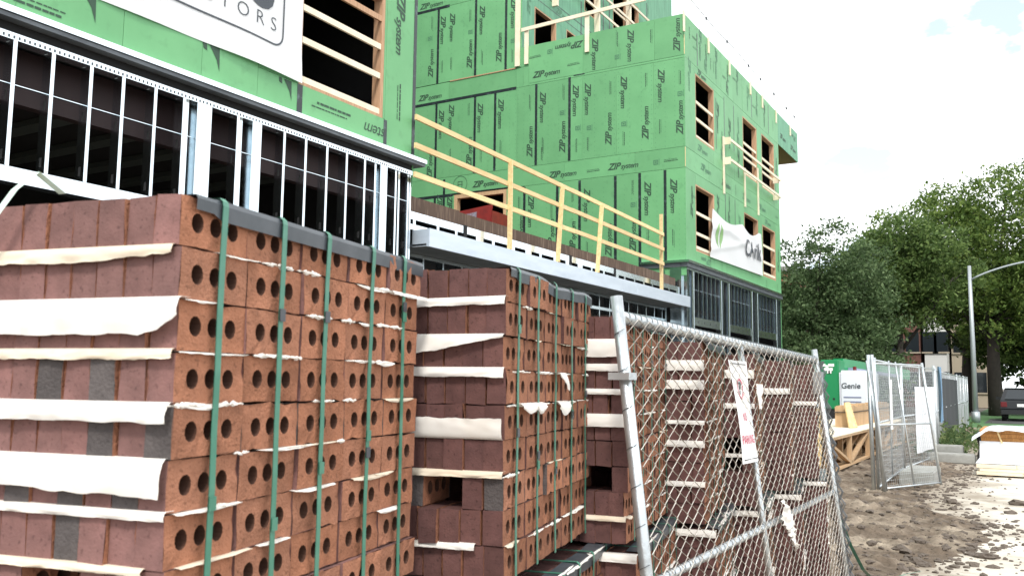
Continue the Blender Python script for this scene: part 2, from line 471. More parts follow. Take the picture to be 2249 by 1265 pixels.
o = struct(mud_patch(-9.5, 2.2, -6, 6.53, .25).build('dirt_ground_extended', MT['dirt'], smooth=True))  # near ground, with added mud on the street side to lessen bounce light
o = struct(mud_patch(-5.0, -1.0, 23.9, 40, .2).build('dirt_strip', MT['dirt'], smooth=True))
rng = random.Random(4)
def clod(b, x, y, z, r, rg):
    bm = bmesh.new(); bmesh.ops.create_icosphere(bm, subdivisions=2 if r > .05 else 1, radius=1)
    n0 = len(b.v); sx, sy, sz = rg.uniform(.8, 1.5), rg.uniform(.8, 1.3), rg.uniform(.45, .75); o_ = rg.random() * 90
    for v in bm.verts:
        k = 1 + .55 * noise.noise((v.co.x * 1.7 + o_, v.co.y * 1.7, v.co.z * 1.7)) + .3 * noise.noise((v.co.x * 4 + o_, v.co.y * 4, v.co.z * 4))
        b.v.append((x + v.co.x * r * sx * k, y + v.co.y * r * sy * k, z + v.co.z * r * sz * k))
    for f in bm.faces: b.f.append(tuple(n0 + v.index for v in f.verts)); b.mi.append(0)
    bm.free()
b = MB()
for i in range(1900):
    y = 7 + 14 * rng.random() ** 1.3
    x = bound(y) - abs(rng.gauss(0, 1.0)) + .25 if rng.random() < .78 else bound(y) + abs(rng.gauss(0, .45))
    if x > 1.2: continue
    r = rng.choice((.008, .01, .012, .016, .02, .028, .04)) * rng.uniform(.7, 1.3)
    clod(b, x, y, max(0, mud_z(x, y)) + r * .15, r, rng)
stuff(b.build('mud_crumbs', MT['clod'])); 
for x, y, r, lab in ((-1.07, 13.84, .085, 'dark dirt clod on pale concrete in front of the leaning mesh gate'),
                     (-.27, 14.2, .10, 'dark dirt clod on concrete at right edge before the board pile'),
                     (-.64, 9.95, .06, 'lumpy dirt clod on concrete, upper one of the group at lower right'),
                     (-.48, 9.65, .065, 'lumpy dirt clod on concrete, rightmost of the group at lower right'),
                     (-1.0, 8.95, .06, 'crumbled dirt clod at the ragged mud edge near the bottom'),
                     (-.55, 9.15, .05, 'low dirt clod nearest the bottom right corner')):
    b = MB(); clod(b, 0, 0, 0, r, rng)
    tag(b.build('dirt_clod', MT['clod'], loc=(x, y, max(0, mud_z(x, y)) + r * .28)), lab, 'clod', 'dirt clods on the concrete')

# ================================================================== BUILDING UNDER CONSTRUCTION
FX = -8.6            # street facade plane
YB = 24.43           # wall across the courtyard
B = thing('building', 'green sheathed building under construction with open steel stud ground floor', 'building', (-12, 18, 0))
BO = Vector((-12, 18, 0))
def part(b, name, mats, smooth=False): return b.build(name, mats, B, smooth, loc=-BO)
def bpart(name, mats, *box): return part(MB().box(*box), name, mats)
rb = random.Random(11)
def cut(rects, op):
    res = []
    for (a, b_, c, d) in rects:
        oa, ob, oc, od = op
        if oa >= b_ or ob <= a or oc >= d or od <= c: res.append((a, b_, c, d)); continue
        if oc > c: res.append((a, b_, c, oc))
        if od < d: res.append((a, b_, od, d))
        z0, z1 = max(c, oc), min(d, od)
        if oa > a: res.append((a, oa, z0, z1))
        if ob < b_: res.append((ob, b_, z0, z1))
    return res
panels = []
def sheathe(axis, pos, ubreaks, z0, z1, ops=(), mats='zip', name='sheathing_panel'):
    rects = [(a, b_, z0, z1) for a, b_ in zip(ubreaks, ubreaks[1:])]
    for op in ops: rects = cut(rects, op)
    for a, b_, c, d in rects:
        if b_ - a < .04 or d - c < .04: continue
        e = .0025; off = rb.uniform(0, .003)
        if axis == 'X': bx = (pos - .012 - off, pos - off, a + e, b_ - e, c + e, d - e)
        else: bx = (a + e, b_ - e, pos + off, pos + .012 + off, c + e, d - e)
        o = bpart(name, MT[mats], *bx)
        panels.append((axis, pos, a, b_, c, d, o))
def panel_at(axis, pos, u, z):
    for (ax, p, a, b_, c, d, o) in panels:
        if ax == axis and abs(p - pos) < .01 and a <= u <= b_ and c <= z <= d: return o
    return None
def stamp(axis, pos, u, z, me, ang, scale=1, name='print'):
    o = panel_at(axis, pos, u, z)
    if not o: return
    if axis == 'X': print_on(name, me, o, (pos + .003, u, z), RX, ang, scale)
    else: print_on(name, me, o, (u, pos - .003, z), RY, ang, scale)
def tape(axis, pos, a, b_, c, d):
    if axis == 'X': bpart('seam_tape', MT['tape'], pos, pos + .0022, a, b_, c, d)
    else: bpart('seam_tape', MT['tape'], a, b_, pos - .0022, pos, c, d)
def window(axis, pos, a, b_, c, d, rails=(), th=.17, railmat='wood_w', over=0):
    f = MB(); t = .045
    def bx(u0, u1, z0, z1, p0=.004, p1=th):
        if axis == 'X': f.box(pos - p1, pos - p0, u0, u1, z0, z1)
        else: f.box(u0, u1, pos + p0, pos + p1, z0, z1)
    bx(a - .0, a + t, c, d); bx(b_ - t * 1.6, b_, c, d); bx(a + t, b_ - t * 1.6, c, c + t); bx(a + t, b_ - t * 1.6, d - t, d)
    w = part(f, 'window_opening', MT['wood_jamb'])
    for rz in rails:
        m_ = MT['wood_jamb'] if rz < 0 else MT[railmat]; rz = abs(rz); q = MB()
        if axis == 'X': q.box(pos - .05, pos - .012, a + t, b_ - t * 1.6, rz - .045, rz + .045)
        else: q.box(a + t, b_ - t * 1.6, pos + .012, pos + .05, rz - .045, rz + .045)
        q.build('guard_board', m_, w)
    # bare stud partition a few metres inside
    k = a + .3
    while k < b_:
        if axis == 'X': bpart('partition_stud', MT['joist'], pos - 2.6, pos - 2.5, k, k + .04, c - .3, d + .3)
        k += .41
    return w

# --- body: floor slabs, roofs and inner walls keep the rooms closed
for nm, box in (('floor_slab', (-21, FX - .2, -3, 11.2, 5.02, 5.14)), ('floor_slab', (-21, FX - .2, -3, 11.2, 8.3, 8.45)), ('roof', (-21, FX - .02, -3, 11.28, 12.3, 12.5)),
                ('floor_slab', (-21, FX - .2, 24.6, 35.45, 5.02, 5.14)), ('floor_slab', (-21, FX - .2, 24.6, 35.45, 8.3, 8.45)), ('roof', (-14.3, FX - .02, 24.6, 35.6, 11.6, 11.75)),
                ('floor_slab', (-21, -14.4, 24.6, 38.6, 11.6, 11.75)), ('floor_slab', (-21, -14.4, 24.6, 38.6, 15.0, 15.15)), ('roof', (-21, -14.26, 24.5, 38.68, 20.8, 21)),
                ('interior_wall', (-15.2, -15, -3, 11.1, 0, 12.3)), ('interior_wall', (-13.2, -13.1, 24.6, 35.4, 0, 11.6)), ('interior_wall', (-17.2, -17.1, 24.6, 38.6, 11.8, 20.8)),
                ('interior_wall', (-15, FX - .2, -3.1, -3, 0, 12.3)), ('interior_wall', (-21, -14.3, 24.63, 24.7, 11.8, 12.2)),
                ('rear_wall', (-21.1, -21, -3, 38.7, 0, 21)), ('interior_wall', (-15, FX - .16, 11.1, 11.2, 5.2, 12.3)), ('interior_wall', (-15, FX - .3, 11.0, 11.09, 0, 5.0)),
                ('interior_wall', (-17, FX - .16, 35.4, 35.5, 0, 11.6)), ('interior_wall', (-13.1, FX - .2, 28.9, 28.98, 5.2, 11.6))):
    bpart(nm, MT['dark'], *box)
for k in range(14):                     # steel deck ribs and joists over the ground floor
    bpart('deck_rib', MT['dark_deck'], -14.9, FX - .5, -2 + k * .95, -1.75 + k * .95, 4.93, 5.01)
bpart('edge_beam', MT['maroon'], FX - .55, FX - .42, -3, 10.95, 4.42, 5.0)
bpart('edge_beam', MT['maroon'], FX - .55, FX - .42, 24.9, 35.3, 4.45, 5.0)

# --- left wing, street side
LB = [-3, -.5, .9, 2.3, 3.5, 4.72, 5.92, 7.0, 7.9, 8.67, 10.52, 11.3]
WL = (8.64, 10.47, 5.67, 7.62)
sheathe('X', FX, LB, 5.22, 8.2, [WL])
sheathe('X', FX, [-3, 0, 2.4, 4.8, 7.2, 9.6, 11.3], 8.2, 12.5)
sheathe('Y', 11.3 + .012, [], 0, 1)
bpart('side_sheathing', MT['zip'], -15, FX - .015, 11.288, 11.3, 4.75, 12.5)
window('X', FX, *WL, rails=(-7.26, 6.8, 6.33, 5.76))
tape('X', FX, 8.62, 8.72, 5.23, 5.665); tape('X', FX, 10.5, 10.58, 5.23, 5.66)
tape('X', FX, 11.22, 11.3, 5.23, 9.5)
stamp('X', FX, 10.85, 7.35, ZIP, DN, 1.0); stamp('X', FX, 10.86, 6.05, SMALL[0], UP, 1.25)
stamp('X', FX, 9.32, 5.47, SMALL[1], FL, 1.35)
me_st = text_mesh('stem', .27, .3, 0, .93, MT['ink'])
stamp('X', FX, 10.3, 5.42, me_st, FL)
stamp('X', FX, 4.95, 5.36, SMALL[2], 0, 1.1)
def wedge(u, z, s=1):                   # torn-off letter corners that show under the banner
    q = MB(); q.poly([(-.10 * s, .0, 0), (.06 * s, 0, 0), (.07 * s, -.30 * s, 0), (.02 * s, -.16 * s, 0)]); q.quad((-.2 * s, 0, 0), (-.14 * s, 0, 0), (-.13 * s, -.09 * s, 0), (-.19 * s, -.07 * s, 0))
    stamp('X', FX, u, z, q.mesh('letter_fragment', MT['ink']), 0)
wedge(5.5, 5.735, 1.1); wedge(7.2, 5.70); wedge(8.45, 5.655, .9)
# drip ledge
def ledge(b, *bx): return b
b = MB(); b.box(FX, FX + .12, -3, 11.5, 5.15, 5.215); b.box(FX - .14, FX, 11.302, 11.5, 5.15, 5.215); part(b, 'drip_edge', MT['steel'])
bpart('ledge_angle', MT['soffit'], FX - .15, FX + .1, -3, 11.48, 5.10, 5.145)
bpart('ledge_backing', MT['dark'], FX - .16, FX - .03, -3, 11.28, 5.0, 5.10)
bpart('top_track', MT['steel'], FX - .16, FX - .01, -3, 11.28, 4.93, 5.0)
for k in range(120):                    # punched slots of the top track, joined in one strip
    pass
b = MB()
for k in range(230):
    y = -1 + k * .053
    b.quad((FX - .007, y, 4.942), (FX - .007, y + .018, 4.942), (FX - .007, y + .018, 4.972), (FX - .007, y, 4.972))
stuff(part(b, 'track_slots', MT['soffit']))
def stud_mesh(z0, z1, mats, fl=.041, dp=.15):
    b = MB(); b.box(-.0025, 0, 0, fl, z0, z1); b.box(-dp, -.0025, 0, .003, z0, z1); b.box(-dp, -dp + .0025, .003, fl, z0, z1); b.box(-.0025 - .014, -.0025, fl - .002, fl, z0, z1)
    zz = z1 - .55
    while zz > max(z0, 2.6):
        b.quad((-.095, -.001, zz - .05), (-.055, -.001, zz - .05), (-.055, -.001, zz + .05), (-.095, -.001, zz + .05), 1); zz -= .6
    return b.mesh('stud', [mats, MT['dark']])
SL = stud_mesh(3.66, 4.928, MT['steel']); SF = stud_mesh(0, 4.928, MT['steel'])
def put(name, me, x, y, z=0): return link(name, me, B, loc=Vector((x, y, z)) - BO)
for y in (1.85, 2.27, 2.68, 3.1, 3.5, 3.92, 4.33, 4.73, 5.13, 5.56, 5.95, 6.37, 6.77): put('stud', SL, FX - .012, y)
for y in (7.6, 8.41, 8.82, 9.25, 9.67, 10.08): put('stud', SF, FX - .012, y)
for y0, y1 in ((6.98, 7.2), (7.86, 8.02), (10.47, 10.64)):
    b = MB(); b.box(FX - .16, FX - .013, y0, y1, 0, 4.928); b.box(FX - .013, FX - .006, y0 + .01, y0 + .055, 0, 4.928); b.box(FX - .013, FX - .006, y1 - .055, y1 - .01, 0, 4.928)
    part(b, 'steel_column', MT['steel'])
for y in (6.86, 7.7, 10.35, 10.86, 10.94, 11.18, 11.24): put('stud', SF, FX - .03 if y > 10 else FX - .07, y)
b = MB(); b.box(FX - .17, FX - .008, 1.5, 6.98, 3.5, 3.655); b.box(FX - .008, FX - .002, 1.5, 6.98, 3.5, 3.53); part(b, 'header_track', MT['steel'])
for y0, y1 in ((1.5, 6.95), (7.2, 7.86), (8.02, 10.47), (10.64, 11.25)):
    bpart('bridging_channel', MT['steel'], FX - .10, FX - .06, y0, y1, 4.492, 4.5)
# --- courtyard ground floor: canopy, slab edge, soffit and recessed stud wall
b = MB(); b.box(-8.45, -8.4, 11.5, 24.15, 3.78, 4.08); b.box(-8.75, -8.451, 11.5, 11.55, 3.79, 4.07); b.box(-8.6, -8.451, 11.55, 24.15, 4.03, 4.075); part(b, 'canopy_beam', MT['beam'])
bpart('canopy_splice', MT['beam'], -8.4, -8.396, 20.2, 24.14, 3.785, 4.075)
k = 11.5
while k < 24:
    bpart('soffit_panel', MT['soffit'], -9.2, -8.46, k, min(k + 2.44, 24.2) - .012, 3.80, 3.83); k += 2.44
b = MB(); b.box(-8.78, -8.74, 11.4, 24.2, 4.25, 4.38); b.box(-8.78, -8.74, 11.4, 24.2, 4.08, 4.17)
k = 11.5
while k < 24.1: b.box(-8.779, -8.741, k, k + rb.choice((.07, .09, .25)), 4.17, 4.25); k += rb.uniform(.55, .7)
part(b, 'slotted_track', MT['steel'])
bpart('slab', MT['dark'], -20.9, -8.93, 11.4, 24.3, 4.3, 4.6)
k = 11.4
while k < 24.2:
    l = rb.uniform(1.6, 2.6); bpart('slab_edge_form', MT['rust'], -8.93, -8.885 + rb.uniform(0, .012), k, min(k + l, 24.25) - .01, 4.385, 4.66 + rb.uniform(-.02, .03)); k += l
for y in (13.0, 17.2, 19.6): bpart('joist_block', MT['dark'], -8.92, -8.73, y, y + .1, 4.1, 4.40)
bpart('spare_plank', MT['wood_y'], -9.9, -9.4, 18.6, 22.0, 4.6, 4.74)
bpart('inner_wall', MT['dark'], -9.7, -9.6, 11.4, 24.4, 0, 3.8)
SG = stud_mesh(0, 3.79, MT['steel_far'])
k = 11.8
while k < 24: put('stud', SG, -9.2, k); k += .61
bpart('recess_track', MT['steel_far'], -9.36, -9.18, 11.5, 24.2, 3.40, 3.47)
bpart('recess_track', MT['steel_far'], -9.36, -9.18, 11.5, 24.2, 3.73, 3.79)
bpart('recess_sill', MT['block'], -9.4, -9.15, 11.4, 24.2, 0, .9)

# --- wall across the courtyard (faces the camera)
OPD = (-16.85, -14.75, 4.7, 7.93)
sheathe('Y', YB, [-20, -18.85, -17.65, -17.27, -16.06, -14.9, -14.07, -12.86, -12.07, -10.85, -10.05, -9.24, -8.6], 4.75, 7.95, [OPD])
sheathe('Y', YB, [-20, -17.4, -15.0, -12.6, -10.2, -8.6], 7.955, 8.58)
sheathe('Y', YB, [-20, -18.85, -17.66, -16.05, -15.24, -14.39, -13.66, -12.44, -11.99, -10.82, -9.59, -8.6], 8.585, 11.3)
sheathe('Y', YB, [-20, -17.15, -14.42, -14.15, -13.95], 11.305, 11.97)
sheathe('Y', YB, [-13.95, -11.97, -10.82, -9.55, -8.6], 11.38, 12.66)
sheathe('Y', YB, [-13.95, -8.6], 11.305, 11.375)
sheathe('Y', YB, [-20, -18.85, -17.65, -16.07, -14.85, -14.24], 11.99, 14.74)
sheathe('Y', YB, [-20, -17.4, -14.24], 14.745, 20.9)
sheathe('Y', YB, [-14.24, -13.95], 11.975, 12.66)
for x, z0, z1 in ((-17.65, 11.98, 14.74), (-16.07, 11.99, 17), (-14.85, 11.99, 17), (-17.66, 8.6, 11.26), (-16.05, 8.6, 11.26), (-15.24, 8.6, 11.26), (-13.66, 8.6, 11.31), (-12.44, 8.6, 11.33),
                  (-17.27, 7.1, 8.52), (-17.65, 6.5, 7.9), (-14.07, 4.9, 7.92), (-12.86, 4.9, 7.92), (-12.07, 4.9, 7.92), (-10.85, 4.9, 7.93), (-10.05, 4.9, 7.93), (-9.24, 5.2, 7.93)):
    tape('Y', YB, x - .045, x + .045, z0, z1)
for x0, x1, z in ((-20, -17.18, 14.74), (-20, -14.42, 11.30), (-20, -16.9, 7.94)): tape('Y', YB - .0024, x0, x1, z - .05, z + .05)
for x0, x1, z in ((-16.9, -14.3, 7.97), (-12.3, -11.9, 11.36)): tape('Y', YB - .0024, x0, x1, z - .015, z + .015)
bpart('corner_trim', MT['wood_y'], FX - .012, FX + .004, YB - .006, YB + .004, 7.97, 8.56)
bpart('corner_trim', MT['wood_y'], FX - .012, FX + .004, YB - .006, YB + .004, 11.4, 12.0)
bpart('exposed_board', MT['wood_jamb'], -17.1, -14.45, YB - .02, YB, 11.965, 12.0)
for u, z in ((-17.94, 12.76), (-16.3, 12.8), (-15.11, 12.81), (-13.88, 9.39), (-12.68, 9.39), (-11.07, 9.43), (-9.85, 9.45), (-8.83, 12.02), (-8.76, 9.46),
             (-17.9, 9.12), (-13.06, 6.25), (-12.3, 6.11), (-11.07, 5.95), (-10.27, 6.04), (-16.25, 9.35), (-14.2, 6.45), (-17.45, 7.0)): stamp('Y', YB, u, z, ZIP, UP, .98)
for u, z in ((-17.46, 13.92), (-17.06, 13.94), (-15.82, 13.95), (-14.57, 13.92), (-17.45, 10.51), (-17.03, 10.64), (-15.84, 10.51), (-15.02, 10.53), (-13.42, 10.51), (-12.23, 10.55), (-11.8, 10.53),
             (-10.57, 10.55), (-9.35, 10.56), (-11.55, 11.95), (-10.34, 12.0), (-13.83, 7.1), (-11.82, 7.13), (-9.8, 7.14), (-8.98, 7.14), (-17.45, 7.5), (-17.03, 7.4)): stamp('Y', YB, u, z, ZIP, DN, .98)
for u, z in ((-17.99, 14.94), (-17.96, 11.55), (-13.3, 11.62), (-10.6, 8.22), (-12.69, 8.2), (-15.6, 8.2)): stamp('Y', YB, u, z, ZIP, .0, .95)
stamp('Y', YB, -12.46, 12.38, ZIP, FL, .95)
for i, (u, z) in enumerate(((-16.3, 14.19), (-15.8, 12.61), (-17.07, 12.61), (-17.47, 12.58), (-13.89, 10.72), (-11.02, 10.75), (-9.82, 10.8), (-12.66, 10.88), (-11.78, 9.05), (-12.2, 9.07), (-13.4, 9.22),
             (-10.57, 9.07), (-9.38, 9.28), (-10.79, 12.3), (-9.65, 12.15), (-16.31, 10.86), (-15.0, 9.34), (-14.6, 12.44), (-14.26, 7.4), (-13.07, 7.03), (-10.27, 7.52), (-9.8, 6.01), (-8.99, 5.86), (-11.81, 5.74),
             (-12.31, 7.47), (-15.79, 9.24), (-13.43, 8.95), (-17.05, 9.35), (-17.92, 14.23), (-8.75, 10.7))): stamp('Y', YB, u, z, SMALL[i % 3], UP if i % 2 else DN, .9)
for u, z in ((-11.59, 8.19), (-9.05, 8.22), (-13.71, 12.25), (-12.3, 11.75)): stamp('Y', YB, u, z, SMALL[0], .02, .9)
for u, z in ((-18.02, 13.7), (-12.71, 10.2), (-12.15, 9.62), (-11.75, 9.57), (-10.57, 9.53), (-10.79, 11.7), (-13.18, 12.32), (-14.58, 12.95), (-9.53, 8.2), (-10.27, 6.98), (-16.3, 13.6), (-8.75, 10.2)): stamp('Y', YB, u, z, STAMP, UP)
c = MB()
for k in range(24):
    a0, a1 = 2 * math.pi * k / 24, 2 * math.pi * (k + 1) / 24
    c.quad(*[(math.cos(t) * r, math.sin(t) * r, 0) for t, r in ((a0, .27), (a0, .285), (a1, .285), (a1, .27))])
for x0, x1, y0, y1 in ((-.1, -.08, -.1, .1), (-.1, .1, .08, .1), (.06, .08, -.12, .08), (-.08, .1, -.02, 0)): c.quad((x0, y0, 0), (x1, y0, 0), (x1, y1, 0), (x0, y1, 0))
stamp('Y', YB, -16.6, 8.28, c.mesh('circled_mark', MT['ink']), 0)
f = MB()
for x0, x1, z0, z1 in ((-16.85, -16.72, 4.7, 7.93), (-14.88, -14.75, 4.7, 7.93), (-16.72, -14.88, 7.8, 7.93)): f.box(x0, x1, YB + .013, YB + .2, z0, z1)
part(f, 'doorway', MT['wood'])
bpart('doorway_back', MT['dark'], -17, -14.6, 27.5, 27.6, 4.7, 8.2)

nails = MB()
for k in range(18): nails.quad(*[(-.006 + dx, -1.3 + k * .15 + dy, 0) for dx, dy in ((0, 0), (.014, 0), (.014, .02), (0, .02))])
NAIL = nails.mesh('nail_row', MT['ink_faint'])
for (ax, p, a, b_, c, d, o_) in list(panels):
    if ax == 'Y' and d - c > 2.4 and b_ - a > .5 and d < 15:
        for t in (.06, .37, .68, .95): stuff(print_on('nail_row', NAIL, o_, (a + (b_ - a) * t, p - .003, (c + d) / 2), RY))

# --- far wing, street side
FB = [YB, 25.3, 27.1, 28.3, 29.4, 30.48, 32.35, 32.9, 34.85, 35.6]
W2 = [(25.3, 27.12, 5.58, 7.62), (30.5, 32.32, 5.62, 7.66), (32.93, 34.8, 5.66, 7.6)]
W3 = [(25.38, 27.2, 9.08, 11.1), (30.5, 32.32, 9.05, 11.14), (33.0, 34.87, 9.05, 11.14)]
sheathe('X', FX, FB, 5.2, 7.95, W2)
sheathe('X', FX, [YB, 26.6, 29.0, 31.4, 33.8, 35.6], 7.955, 8.58)
sheathe('X', FX, FB, 8.585, 11.33, W3)
sheathe('X', FX, [YB, 25.6, 26.8, 28, 29.3, 30.5, 31.7, 32.9, 34.1, 35.6], 11.335, 12.66)
sheathe('X', FX, [35.605, 37.4, 39.1], 11.35, 12.66, mats='zip_old')
for w in W2: window('X', FX, *w, rails=(w[2] + .12, w[2] + .55, w[2] + 1.18))
for w in W3: window('X', FX, *w, rails=(w[2] + .06, w[2] + .62, w[2] + 1.15))
b = MB(); b.box(-11.5, FX - .02, 35.6, 39.06, 12.2, 12.3); b.box(-11.5, FX - .02, 39.05, 39.09, 11.35, 12.66); b.box(-11.5, -11.46, 35.6, 39.05, 11.35, 12.66); part(b, 'roof_overhang', MT['joist'])
bpart('end_sheathing', MT['zip'], -15, FX - .014, 35.585, 35.6, 0, 12.66)
bpart('end_sheathing', MT['zip'], -21, -14.26, 38.69, 38.7, 0, 20.9)
bpart('parapet_back', MT['joist'], FX - .18, FX - .015, YB + .02, 35.58, 11.75, 12.64)
bpart('parapet_back', MT['joist'], -13.9, FX - .2, YB + .014, YB + .16, 11.75, 12.64)
rs = random.Random(5)
for y in (25.6, 26.8, 28, 29.3, 30.5, 31.7, 32.9, 34.1): 
    if rs.random() < .7: tape('X', FX, y - .03, y + .03, 11.4, 12.0 + rs.random() * .6)
for y, z0, z1 in ((28.3, 8.7, 11.2), (29.4, 9.6, 11.2), (28.3, 6.6, 7.9), (29.4, 6.2, 7.9), (35.05, 8.8, 11), (27.4, 9.2, 10.9)): tape('X', FX, y - .025, y + .025, z0, z1)
for u, z, a, s in ((24.85, 10.9, DN, 1), (25.9, 12.2, DN, 1), (26.4, 11.9, UP, .9), (27.5, 12.1, DN, 1), (28.7, 11.9, UP, 1), (29.9, 12.2, DN, .9), (31.2, 12.0, DN, .9), (32.4, 12.1, UP, .9), (33.5, 12, DN, .9),
                   (27.6, 10.3, DN, 1), (28.0, 9.4, UP, 1), (28.9, 10.1, DN, 1), (29.9, 10.4, UP, 1), (29.9, 9.3, DN, 1), (26.0, 8.82, 0, .9), (26.3, 8.28, 0, .95), (28.4, 8.22, 0, .95), (30.8, 8.2, 0, .95), (32.9, 8.22, 0, .95),
                   (27.5, 7.2, DN, 1), (28.7, 7.4, UP, .9), (29.9, 7.0, DN, .9), (24.95, 7.0, UP, .9), (26.2, 5.38, FL, .85), (26.0, 11.22, 0, .8), (33.7, 7.78, 0, .8), (35.2, 10.2, UP, .9), (36.4, 11.8, 0, .9), (38.2, 11.75, 0, .9), (35.2, 6.5, UP, .9), (38.3, 12.3, FL, .9)):
    stamp('X', FX, u, z, ZIPF if rs.random() < .55 else ZIP, a, s)
for i in range(34):
    stamp('X', FX, rs.uniform(24.7, 35.3), rs.choice((5.9, 7.2, 8.25, 9.4, 10.2, 11.9, 12.2, 5.36)), SMALL[i % 4], rs.choice((UP, DN)) if i % 3 else 0, .8)
b = MB(); b.box(FX, FX + .12, YB - .13, 35.75, 5.12, 5.19); b.box(-10.0, FX, YB - .13, YB - .003, 5.12, 5.19); part(b, 'drip_edge', MT['steel'])
bpart('ledge_backing', MT['soffit'], FX - .16, FX + .05, YB - .05, 35.6, 5.0, 5.115)
bpart('ledge_backing', MT['soffit'], -10.0, FX - .17, YB - .05, YB + .05, 5.0, 5.115)
bpart('top_track', MT['steel_far'], FX - .16, FX - .01, YB + .05, 35.55, 4.93, 4.998)
SFF = stud_mesh(0, 4.928, MT['steel_far']); SLF = stud_mesh(3.58, 4.928, MT['steel_far'])
for y in (25.5, 25.92, 26.33, 26.75, 27.17, 28.85, 29.25, 29.65, 30.05, 30.47, 30.87, 32.2, 32.55, 32.97, 33.42, 33.88, 34.35): put('stud', SLF, FX - .012, y)
for y in (24.5, 24.62, 27.98, 31.75, 31.9, 35.05, 35.2, 35.45): put('stud', SFF, FX - .012, y)
for y0, y1 in ((24.9, 25.13), (27.6, 27.83), (28.42, 28.66), (31.15, 31.42), (32.0, 32.14), (34.68, 34.86)):
    b = MB(); b.box(FX - .16, FX - .008, y0, y1, 0, 4.928); b.box(FX - .008, FX - .003, y0, y0 + .045, 0, 4.928); b.box(FX - .008, FX - .003, y1 - .045, y1, 0, 4.928); part(b, 'steel_column', MT['steel'])
for y0, y1 in ((25.13, 27.6), (28.66, 31.15), (32.14, 34.68)):
    b = MB(); b.box(FX - .16, FX - .006, y0, y1, 3.33, 3.575); h = part(b, 'header_track', MT['steel'])
    for k in range(4):
        q = MB(); yy = y0 + (k + .6) * (y1 - y0) / 4.4
        q.poly([(FX - .004, yy + .035 * math.cos(t * .7854), 3.45 + .035 * math.sin(t * .7854)) for t in range(8)]); q.build('punched_hole', MT['dark'], h)
    bpart('bridging_channel', MT['steel_far'], FX - .10, FX - .06, y0, y1, 4.4, 4.409)
SC = stud_mesh(0, 4.92, MT['steel_far'])
for x in (-10.9, -10.3, -9.75, -9.3): 
    o = put('stud', SC, x, YB - .02); o.rotation_euler = (0, 0, -math.pi / 2)
bpart('side_column', MT['steel_far'], -9.1, -8.75, YB - .03, YB + .06, 0, 4.99)
bpart('side_infill', MT['dark'], -15, -8.8, YB + .14, YB + .2, 0, 5.0)
# --- set-back upper storeys
XU = -14.24
WU = [(25.32, 26.9, 12.5, 14.43), (27.7, 29.3, 12.5, 14.48), (31.85, 33.35, 15.75, 17.87), (33.62, 34.6, 15.75, 17.9), (29.2, 30.4, 15.75, 17.87)]
sheathe('X', XU, [YB + .02, 25.3, 27.3, 29.5, 31.7, 33.5, 34.7, 36.7, 38.7], 11.8, 15.1, WU, 'zip_old')
sheathe('X', XU, [YB + .02, 26.6, 29, 31.6, 33.5, 34.7, 36.7, 38.7], 15.1, 20.9, WU, 'zip_old')
for w in WU: window('X', XU, *w, rails=() if w[2] < 13 else (w[2] + .5, w[2] + 1.1))
for y, z0, z1 in ((28.9, 14.6, 16), (30.9, 13.9, 17.5), (31.5, 15, 18), (35.5, 16.5, 18.5)): tape('X', XU, y - .04, y + .04, z0, z1)
for z in (15.08, 14.75): tape('X', XU, 24.6, 38.6, z - .012, z + .012)
for u, z, a in ((27.4, 14.9, 0), (29.4, 15.4, DN), (30.7, 14.4, UP), (35.6, 18.0, DN), (36.8, 17.6, 0), (37.9, 17.5, 0), (24.9, 14.5, UP)): stamp('X', XU, u, z, ZIPF, a, 1)
# parapet blocking and loose members (parts fixed to the building)
for y, z0 in ((24.35, 12.06), (26.67, 12.16), (28.94, 12.15), (31.53, 12.22), (33.19, 12.18), (35.27, 12.14), (37.67, 12.21)): bpart('parapet_block', MT['wood_w'], FX + .002, FX + .042, y - .045, y + .045, z0, 12.70)
bpart('corner_post', MT['wood_w'], -14.46, -14.28, YB - .06, YB - .015, 12.02, 16)
# ------------------------------------------------------------------ timber guardrails
def rail_thing(label, loc): return thing('guardrail', label, 'railing', loc)
GR = rail_thing('yellow timber guardrail with three rails above the courtyard canopy', (-8.42, 16.5, 4.09)); GO = Vector(GR.location)
for y, lean, z0, z1 in ((14.1, .0, 4.085, 5.79), (16.15, .10, 4.085, 5.72), (18.1, .12, 4.085, 5.68), (22.25, 0, 4.09, 6.16)):
    MB().bar((-8.535 if y > 20 else -8.43, y - lean, z0), (-8.535 if y > 20 else -8.43, y + lean, z1), .04, .09, up=(1, 0, 0)).build('post', MT['wood_y'], GR, loc=-GO)
for za, zb in ((5.86, 5.62), (5.39, 5.22), (4.91, 4.82)):
    for (ya, yb_), dz in (((11.15, 16.9), 0), ((16.8, 22.3), .012)):
        f0 = lambda y: za + (zb - za) * (y - 11.1) / 11.1
        MB().bar((-8.475 - dz, ya, f0(ya) + dz), (-8.475 - dz, yb_, f0(yb_) - dz), .038, .09).build('rail', MT['wood_y'], GR, loc=-GO)
GR = rail_thing('pale timber guardrail across the far upper windows on the street side', (-8.4, 31, 7.9)); GO = Vector(GR.location)
for y, z1 in ((28.1, 9.78), (30.56, 9.25), (32.3, 9.62)): MB().box(FX + .004, FX + .05, y - .045, y + .045, 7.85, z1).build('post', MT['wood_w'], GR, loc=-GO)
for z in (9.63, 8.96):
    MB().box(-8.35, -8.31, 28.12, 34.75, z - .045, z + .045).build('rail', MT['wood_w'], GR, loc=-GO)
    for y in (28.12, 34.6): MB().box(FX + .0, -8.352, y, y + .04, z - .12, z + .12).build('bracket', MT['wood_w'], GR, loc=-GO)
GR = rail_thing('pale timber guardrail on the roof parapet facing the courtyard', (-12, YB, 12)); GO = Vector(GR.location)
